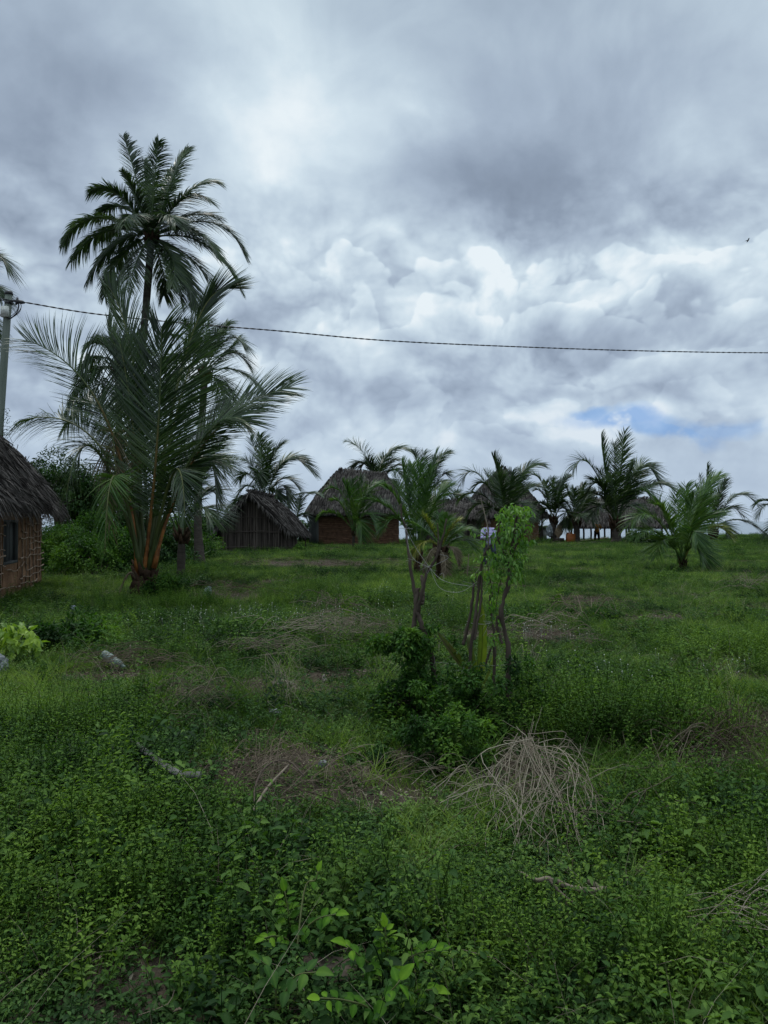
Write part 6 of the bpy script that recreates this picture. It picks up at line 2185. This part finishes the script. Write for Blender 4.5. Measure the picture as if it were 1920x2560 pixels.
def herb_fn(h, nst, lf, L, spread, lean=.35, up=.25, wr=.5):
    def f(mb):
        pos, dirs, nr, ln, tn = [], [], [], [], []
        for s in range(nst):
            a = rng.random() * 2 * PI
            r_ = spread * math.sqrt(rng.random())
            b0 = np.array([math.cos(a) * r_, math.sin(a) * r_, -.02])
            hh = h * rng.uniform(.55, 1.1)
            tip = b0 + np.array([math.cos(a) * lean * hh + rng.normal(0, .05), math.sin(a) * lean * hh + rng.normal(0, .05), hh])
            mid = (b0 + tip) / 2 + rng.normal(0, .02, 3)
            st_ = smooth_path([b0, mid, tip], 6)
            mb.tube(st_, np.linspace(.003, .0012, 6), 3, .35, cap=False)
            ph = rng.random() * 6
            ts = rng.normal(.42, .13)
            for k in range(lf):
                t = .15 + .85 * (k + rng.random() * .5) / lf
                p = b0 * (1 - t) ** 2 + 2 * mid * t * (1 - t) + tip * t * t
                an = ph + k * 2.4
                d = np.array([math.cos(an), math.sin(an), up + rng.normal(0, .25)])
                pos.append(p + d * .008)
                dirs.append(d)
                nr.append(np.array([0, 0, 1.0]) + rng.normal(0, .3, 3))
                ln.append(L * rng.uniform(.6, 1.2) * (1.15 - .5 * t))
                tn.append(ts + .30 * (t - .5) + rng.normal(0, .09))
        ln = np.array(ln)
        mb.leaves(np.array(pos), np.array(dirs), np.array(nr), ln, ln * wr, np.clip(tn, 0, 1))
    return f


def grass_fn(n, L, W, spread, lean=.5, seg=3):
    def f(mb):
        a = rng.random(n) * 2 * PI
        r_ = spread * np.sqrt(rng.random(n))
        pos = np.stack([np.cos(a) * r_, np.sin(a) * r_, np.full(n, -.02)], -1)
        b_ = rng.random(n) * 2 * PI
        dirs = np.stack([np.cos(b_) * .35, np.sin(b_) * .35, np.ones(n)], -1)
        k = lean * rng.uniform(.1, 1.0, n)
        bend = np.stack([np.cos(b_) * k + .06, np.sin(b_) * k, -k * .55], -1)
        mb.blades(pos, dirs, bend, L * rng.uniform(.45, 1.1, n), W * rng.uniform(.7, 1.2, n), np.clip(rng.normal(.45, .18, n), 0, 1), seg)
    return f


def litter_fn(n, L):
    def f(mb):
        for k in range(n):
            a = rng.random() * 2 * PI
            c = rng.normal(0, .14, 2)
            p0 = np.array([c[0], c[1], .01 + .02 * rng.random()])
            l = L * rng.uniform(.3, 1.1)
            d = np.array([math.cos(a), math.sin(a), 0])
            mb.tube(smooth_path([p0, p0 + d * l * .5 + rng.normal(0, .015, 3) + [0, 0, .02 * rng.random()], p0 + d * l + rng.normal(0, .02, 3) * [1, 1, .3]], 5), .0016, 3, rng.random(), cap=False)
        n2 = n * 2
        pos = np.stack([rng.normal(0, .15, n2), rng.normal(0, .15, n2), rng.uniform(.005, .02, n2)], -1)
        mb.leaves(pos, rng.normal(0, 1, (n2, 3)) * [1, 1, .15], np.tile([0, 0, 1.0], (n2, 1)), .03 * rng.uniform(.5, 1.3, n2), .014, rng.random(n2))
    return f


def scatter(name, label, protos, pts, scl, rotz, idx, mat_note=None, tilt=.12):
    """one object: the plants of one kind, set on the points of its own mesh"""
    me = bpy.data.meshes.new(name)
    n = len(pts)
    me.vertices.add(n)
    me.vertices.foreach_set('co', pts.ravel())
    rt = np.stack([rng.normal(0, tilt, n), rng.normal(0, tilt, n), rotz], -1)
    a = me.attributes.new('turn', 'FLOAT_VECTOR', 'POINT')
    a.data.foreach_set('vector', rt.ravel().astype(np.float32))
    a = me.attributes.new('size', 'FLOAT_VECTOR', 'POINT')
    a.data.foreach_set('vector', scl.ravel().astype(np.float32))
    a = me.attributes.new('pick', 'INT', 'POINT')
    a.data.foreach_set('value', idx.astype(np.int32))
    o = bpy.data.objects.new(name, me)
    COL.objects.link(o)
    me.materials.append(protos[0].data.materials[0])
    ng = bpy.data.node_groups.new(name + '_plants', 'GeometryNodeTree')
    ng.interface.new_socket('Geometry', in_out='INPUT', socket_type='NodeSocketGeometry')
    ng.interface.new_socket('Geometry', in_out='OUTPUT', socket_type='NodeSocketGeometry')
    N_, L_ = ng.nodes, ng.links
    gi, go = N_.new('NodeGroupInput'), N_.new('NodeGroupOutput')
    join = N_.new('GeometryNodeGeometryToInstance')
    for p in protos[::-1]:
        oi = N_.new('GeometryNodeObjectInfo')
        oi.inputs['Object'].default_value = p
        oi.transform_space = 'ORIGINAL'
        L_.new(oi.outputs['Geometry'], join.inputs[0])
    iop = N_.new('GeometryNodeInstanceOnPoints')
    L_.new(gi.outputs[0], iop.inputs['Points'])
    L_.new(join.outputs[0], iop.inputs['Instance'])
    iop.inputs['Pick Instance'].default_value = True

    def named(nm, t):
        q = N_.new('GeometryNodeInputNamedAttribute')
        q.data_type = t
        q.inputs['Name'].default_value = nm
        return q.outputs['Attribute']
    L_.new(named('pick', 'INT'), iop.inputs['Instance Index'])
    er = N_.new('FunctionNodeEulerToRotation')
    L_.new(named('turn', 'FLOAT_VECTOR'), er.inputs[0])
    L_.new(er.outputs[0], iop.inputs['Rotation'])
    L_.new(named('size', 'FLOAT_VECTOR'), iop.inputs['Scale'])
    L_.new(iop.outputs[0], go.inputs[0])
    md = o.modifiers.new('plants', 'NODES')
    md.node_group = ng
    return tag(o, label, None, None, 'stuff')


# where the soil shows: pixel centre on the ground, half sizes in metres
BARE = []
for px, py, rx, ry in [(800, 1412, 2.6, 2.2), (1365, 1590, .85, .75), (740, 1716, .9, .16), (860, 1690, .7, .14), (560, 1730, .8, .10), (850, 1995, .42, .24), (1060, 2010, .34, .22), (950, 1940, .4, .2), (1200, 1590, .5, .5),
                       (1240, 1425, 1.6, .9), (1450, 1425, .8, 1.0), (300, 1690, .65, .32), (1340, 1470, 1.0, .5), (600, 1490, 1.1, .8), (690, 1900, .5, .3), (640, 1960, .35, .25), (1820, 1900, .5, .35), (1890, 1800, .3, .3),
                       (1640, 1545, .6, .5), (1320, 1960, .4, .3), (480, 1735, .5, .12), (20, 1690, .3, .2), (840, 2450, .16, .10), (1430, 1500, .7, .5), (900, 1560, .7, .5), (430, 1800, .3, .2), (1100, 1890, .6, .2), (1300, 1840, .3, .3), (1450, 1360, 4, 1.4)]:
    c = GD(px, py)
    g_ = 1.0 + .35 * float(sstep(8, 25, c.y))
    BARE.append((c.x, c.y, rx * g_, ry * g_))


def bare(x, y):
    k = np.zeros_like(x)
    wx, wy = x + .35 * (vnoise(x, y, 2.2, 5) - .5), y + .5 * (vnoise(x, y, 2.2, 6) - .5)
    for (a, b_, rx, ry) in BARE:
        k = np.maximum(k, np.clip(1.5 - np.hypot((wx - a) / rx, (wy - b_) / ry), 0, 1))
    k = np.maximum(k, np.clip((fbm(x, y, .9, 30, 3) - .64) * 9, 0, .8) * sstep(3.6, 5, y))
    k = np.maximum(k, np.clip((fbm(x, y, 1.9, 50, 2) - .70) * 10, 0, .85) * sstep(6, 3.5, y))
    return k


HUTS = [(hp(Lw / 2, W_h / 2).x, hp(Lw / 2, W_h / 2).y, W_h / 2 - .05, Lw / 2 - .05, math.atan2(dirv[1], dirv[0]) - PI / 2), (o2.x + .2, o2.y + 1.9, 1.75, 2.0, 0), (P(886, 0, D3).x, D3 + 2.3, 3.0, 2.3, 0), (P(1125, 0, D4).x, D4 + 1.5, 2.4, 1.5, 0), (P(1263, 0, D5).x, D5 + 2.5, 2.5, 2.5, 0), (P(1550, 0, D6).x, D6 + 2.5, 3.8, 2.4, 0)]


def inside_hut(x, y):
    k = np.zeros(len(x), bool)
    for (a, b_, rx, ry, th) in HUTS:
        dx, dy = x - a, y - b_
        u, v = dx * math.cos(th) + dy * math.sin(th), -dx * math.sin(th) + dy * math.cos(th)
        k |= (np.abs(u) < rx) & (np.abs(v) < ry)
    return k


def spread_points(dens, y0, y1, half=.66, pad=1.6):
    """random points over the wedge of ground that can be seen, a step or two wider on each side"""
    out_ = []
    y = y0
    while y < y1:
        dy = max(.4, y * .05)
        wd = half * y + pad
        n = rng.poisson(dens(y) * 2 * wd * dy)
        out_.append(np.stack([rng.uniform(-wd, wd, n), rng.uniform(y, y + dy, n)], -1))
        y += dy
    q = np.concatenate(out_)
    return q[:, 0], q[:, 1]


def finish(name, label, protos, x, y, s, hz_=None, tilt=.12):
    ok = ~inside_hut(x, y)
    x, y, s = x[ok], y[ok], s[ok]
    z = gz(x, y)
    n = len(x)
    hz_ = np.ones(n) if hz_ is None else hz_[ok]
    scatter(name, label, protos, np.stack([x, y, z], -1), np.stack([s, s, s * hz_], -1), rng.random(n) * 2 * PI, rng.integers(0, len(protos), n), tilt=tilt)


herbs = [proto('herb_kind', herb_fn(.24, 6, 8, .062, .10, .4, .2, .55), 'herb', 190 + k) for k in range(2)] + [proto('herb_kind', herb_fn(.20, 9, 11, .040, .10), 'herb', 200 + k) for k in range(4)] + [proto('herb_kind', herb_fn(.15, 11, 9, .030, .12, .6), 'herb', 210 + k) for k in range(3)]
weeds = [proto('weed_kind', herb_fn(.42, 6, 22, .030, .08, .18, .5, .55), 'weed', 220 + k) for k in range(3)] + [proto('weed_kind', herb_fn(.34, 8, 18, .036, .10, .28, .35, .5), 'weed', 225 + k) for k in range(2)]
tallw = [proto('tall_weed_kind', herb_fn(.55, 7, 20, .050, .12, .25, .3, .5), 'weed', 228 + k) for k in range(2)] + [proto('tall_weed_kind', herb_fn(.45, 8, 14, .070, .14, .4, .25, .42), 'herb', 330 + k) for k in range(2)]
creeps = [proto('creeper_kind', herb_fn(.07, 14, 8, .032, .17, .9, .5, .62), 'creep', 230 + k) for k in range(4)]
grasses = [proto('grass_kind', grass_fn(48, .26, .0055, .10), 'grass', 240 + k) for k in range(4)] + [proto('grass_kind', grass_fn(34, .36, .006, .09, .7), 'grass', 250 + k) for k in range(2)]
drys = [proto('dry_blade_kind', grass_fn(9, .34, .0035, .16, 1.1), 'straw', 340 + k) for k in range(3)]
lawns = [proto('lawn_kind', grass_fn(60, .12, .006, .20, .6, 2), 'grass', 260 + k) for k in range(3)]
straws = [proto('litter_kind', litter_fn(12, .22), 'litter', 270 + k) for k in range(3)] + [proto('litter_kind', litter_fn(9, .30), 'straw', 280)]

rng = np.random.default_rng(300)
near = lambda y: 1.0 / (1 + (y / 9.0) ** 1.5)
# creeping mat everywhere, thin on bare soil
x, y = spread_points(lambda v: 95 * near(v) + 4.5, 1.4, 66)
k = bare(x, y)
keep = rng.random(len(x)) > k * .90
x, y, k = x[keep], y[keep], k[keep]
finish('creeping_herbs', 'low mat of small round leaves that covers most of the soil', creeps, x, y, (.75 + .5 * rng.random(len(x))) * (1 + sstep(12, 60, y) * .8) * (1 - .3 * k))
# herbs
x, y = spread_points(lambda v: 82 * near(v) + 3.2, 1.4, 64)
k = bare(x, y)
sp = fbm(x, y, .55, 11, 3)
pr_ = np.clip((sp - .38) * 6, .06, 1) * np.where(y < 5, 1, .85)
keep = rng.random(len(x)) < pr_ * (1 - np.clip(k * 1.4, 0, 1))
x, y, sp = x[keep], y[keep], sp[keep]
finish('leafy_herbs', 'knee low leafy herbs growing thickly over the ground', herbs, x, y, (.35 + 2.6 * np.clip(sp - .28, 0, 1) ** 1.3) * (.6 + .7 * rng.random(len(x))) * (1 + sstep(14, 60, y) * .5))
# grass in drifts
x, y = spread_points(lambda v: 70 * near(v) + 5.5, 1.4, 66)
k = bare(x, y)
sp = fbm(x, y, .45, 21, 3)
more = sstep(7.5, 11, y) * .20 + sstep(20, 40, y) * .15 + np.exp(-((x + 2.6) / 2.2) ** 2 - ((y - 10.6) / 1.8) ** 2) * .3
keep = rng.random(len(x)) < np.clip((sp + more - .46) * 5, .03, 1) * (1 - np.clip(k * 1.3, 0, 1))
x, y, sp = x[keep], y[keep], sp[keep]
finish('grass', 'green grass in drifts across the whole plot', grasses, x, y, (.25 + 1.5 * np.clip(sp - .25, 0, 1)) * (.6 + .7 * rng.random(len(x))) * (1 + sstep(14, 60, y) * .3), .85 - .25 * sstep(25, 50, y))
x, y = spread_points(lambda v: 1.6 * near(v) + .30, 4, 60)
k = bare(x, y)
keep = rng.random(len(x)) < np.clip((fbm(x, y, .6, 61, 3) - .42) * 5, .05, 1) * (1 - k)
x, y = x[keep], y[keep]
finish('grass_tussocks', 'taller tussocks of grass standing out of the turf', grasses, x, y, rng.uniform(.7, 1.5, len(x)) * (1 + sstep(14, 60, y) * .3))
x, y = spread_points(lambda v: 30 * near(v) + 7, 3, 68)
k = bare(x, y)
keep = rng.random(len(x)) > k * 1.1
x, y = x[keep], y[keep]
finish('short_turf', 'short turf between the taller plants', lawns, x, y, (.8 + .5 * rng.random(len(x))) * (1 + sstep(14, 60, y) * .5))
# tall yellow green weeds: patches at chosen places
WP = [(120, 2150, .8, .55), (330, 2120, .45, .4), (60, 2350, .6, .35), (300, 2330, .4, .3), (480, 2230, .3, .25), (1540, 1800, .62, .55), (1450, 1860, .3, .4), (1700, 1850, .4, .5), (1700, 2010, .3, .3), (1880, 1650, .8, .8), (1880, 2200, .5, .4),
      (1850, 2480, .5, .3), (560, 2400, .3, .2), (780, 1500, .9, 1.4), (820, 2250, .25, .2), (120, 1850, 1.0, .6), (60, 2000, .7, .5), (1500, 2400, .4, .3), (1200, 2330, .3, .3), (430, 1520, 1.0, .8), (1150, 1560, .5, .6), (930, 1520, .7, .6), (1350, 2460, .4, .2)]
xs_, ys_, ss_ = [], [], []
for px, py, rx, ry in WP:
    c = GD(px, py)
    n = int(48 * rx * ry * PI * (.7 if c.y > 8 else 1))
    xs_.append(c.x + rng.normal(0, rx * .6, n))
    ys_.append(c.y + rng.normal(0, ry * .6, n))
    ss_.append(rng.uniform(.6, 1.25, n) * (.8 if c.y < 3.2 else 1))
x, y = spread_points(lambda v: 5 * near(v) + .30, 1.8, 60)
kk = rng.random(len(x)) < np.clip((fbm(x, y, .5, 41, 3) - .50) * 6, .06, 1) * (1 - bare(x, y))
x, y = x[kk], y[kk]
xs_.append(x)
ys_.append(y)
ss_.append(rng.uniform(.4, .9, len(x)))
x, y, s_ = np.concatenate(xs_), np.concatenate(ys_), np.concatenate(ss_)
ok = y > 1.9
finish('tall_weeds', 'taller yellow green weeds standing in patches', weeds, x[ok], y[ok], s_[ok], tilt=.16)
x, y = spread_points(lambda v: 6.5 * near(v) + .25, 2.2, 60)
k = bare(x, y)
keep = rng.random(len(x)) < np.clip((fbm(x, y, .8, 71, 3) - .45) * 7, .03, 1) * (1 - k)
x, y = x[keep], y[keep]
finish('tall_herbs', 'taller leafy herbs sticking up in loose clumps', tallw, x, y, rng.uniform(.45, 1.05, len(x)) * np.where(y < 3.6, .75, 1), tilt=.2)
# brighter upright weeds right of the thicket
c = GD(1540, 1880)
n = 75
x, y = c.x + rng.normal(0, .42, n), c.y + np.abs(rng.normal(0, .45, n))
finish('upright_weeds', 'upright yellow green weeds in a loose stand right of the thicket', weeds, x, y, rng.uniform(.7, 1.5, n), tilt=.08)
# single dry blades among the green
x, y = spread_points(lambda v: 9 * near(v) + .8, 1.8, 60)
finish('dry_blades', 'single dry blades among the green plants', drys, x, y, rng.uniform(.6, 1.3, len(x)), tilt=.3)
# litter on bare soil
x, y = spread_points(lambda v: 26 * near(v) + 1.5, 2, 55)
k = bare(x, y)
keep = rng.random(len(x)) < (k * 1.0 + .05)
x, y = x[keep], y[keep]
finish('plant_litter', 'dead leaves and broken stems lying on the bare soil', straws, x, y, rng.uniform(.6, 1.3, len(x)) * (1 + sstep(10, 50, y)), tilt=.05)

# tiny pale flowers in the grass at mid distance
def bloom_fn(mb):
    for k in range(3):
        p = np.array([rng.normal(0, .12), rng.normal(0, .12), 0])
        q = p + [rng.normal(0, .03), 0, rng.uniform(.16, .26)]
        mb.tube([p, q], .0006, 3, .2, cap=False)
        ellipsoid(mb, q, (.0055, .0055, .0055), None, 6, 5, .5)


rng = np.random.default_rng(310)
blooms = [proto('flower_kind', bloom_fn, 'bloom', 311 + k) for k in range(2)]
rng = np.random.default_rng(312)
xs_, ys_ = [], []
for px, py, rx, ry, n in [(760, 1560, 2.0, 1.5, 55), (560, 1570, 1.4, 1.0, 30), (1340, 1600, .8, .5, 14), (1700, 1700, 1.5, 1.0, 20), (950, 1500, 1.5, 1.5, 14)]:
    c = GD(px, py)
    xs_.append(c.x + rng.normal(0, rx * .6, n))
    ys_.append(c.y + rng.normal(0, ry * .6, n))
x, y = np.concatenate(xs_), np.concatenate(ys_)
finish('tiny_flowers', 'tiny pale flowers dotted through the grass at mid distance', blooms, x, y, rng.uniform(.8, 1.2, len(x)))
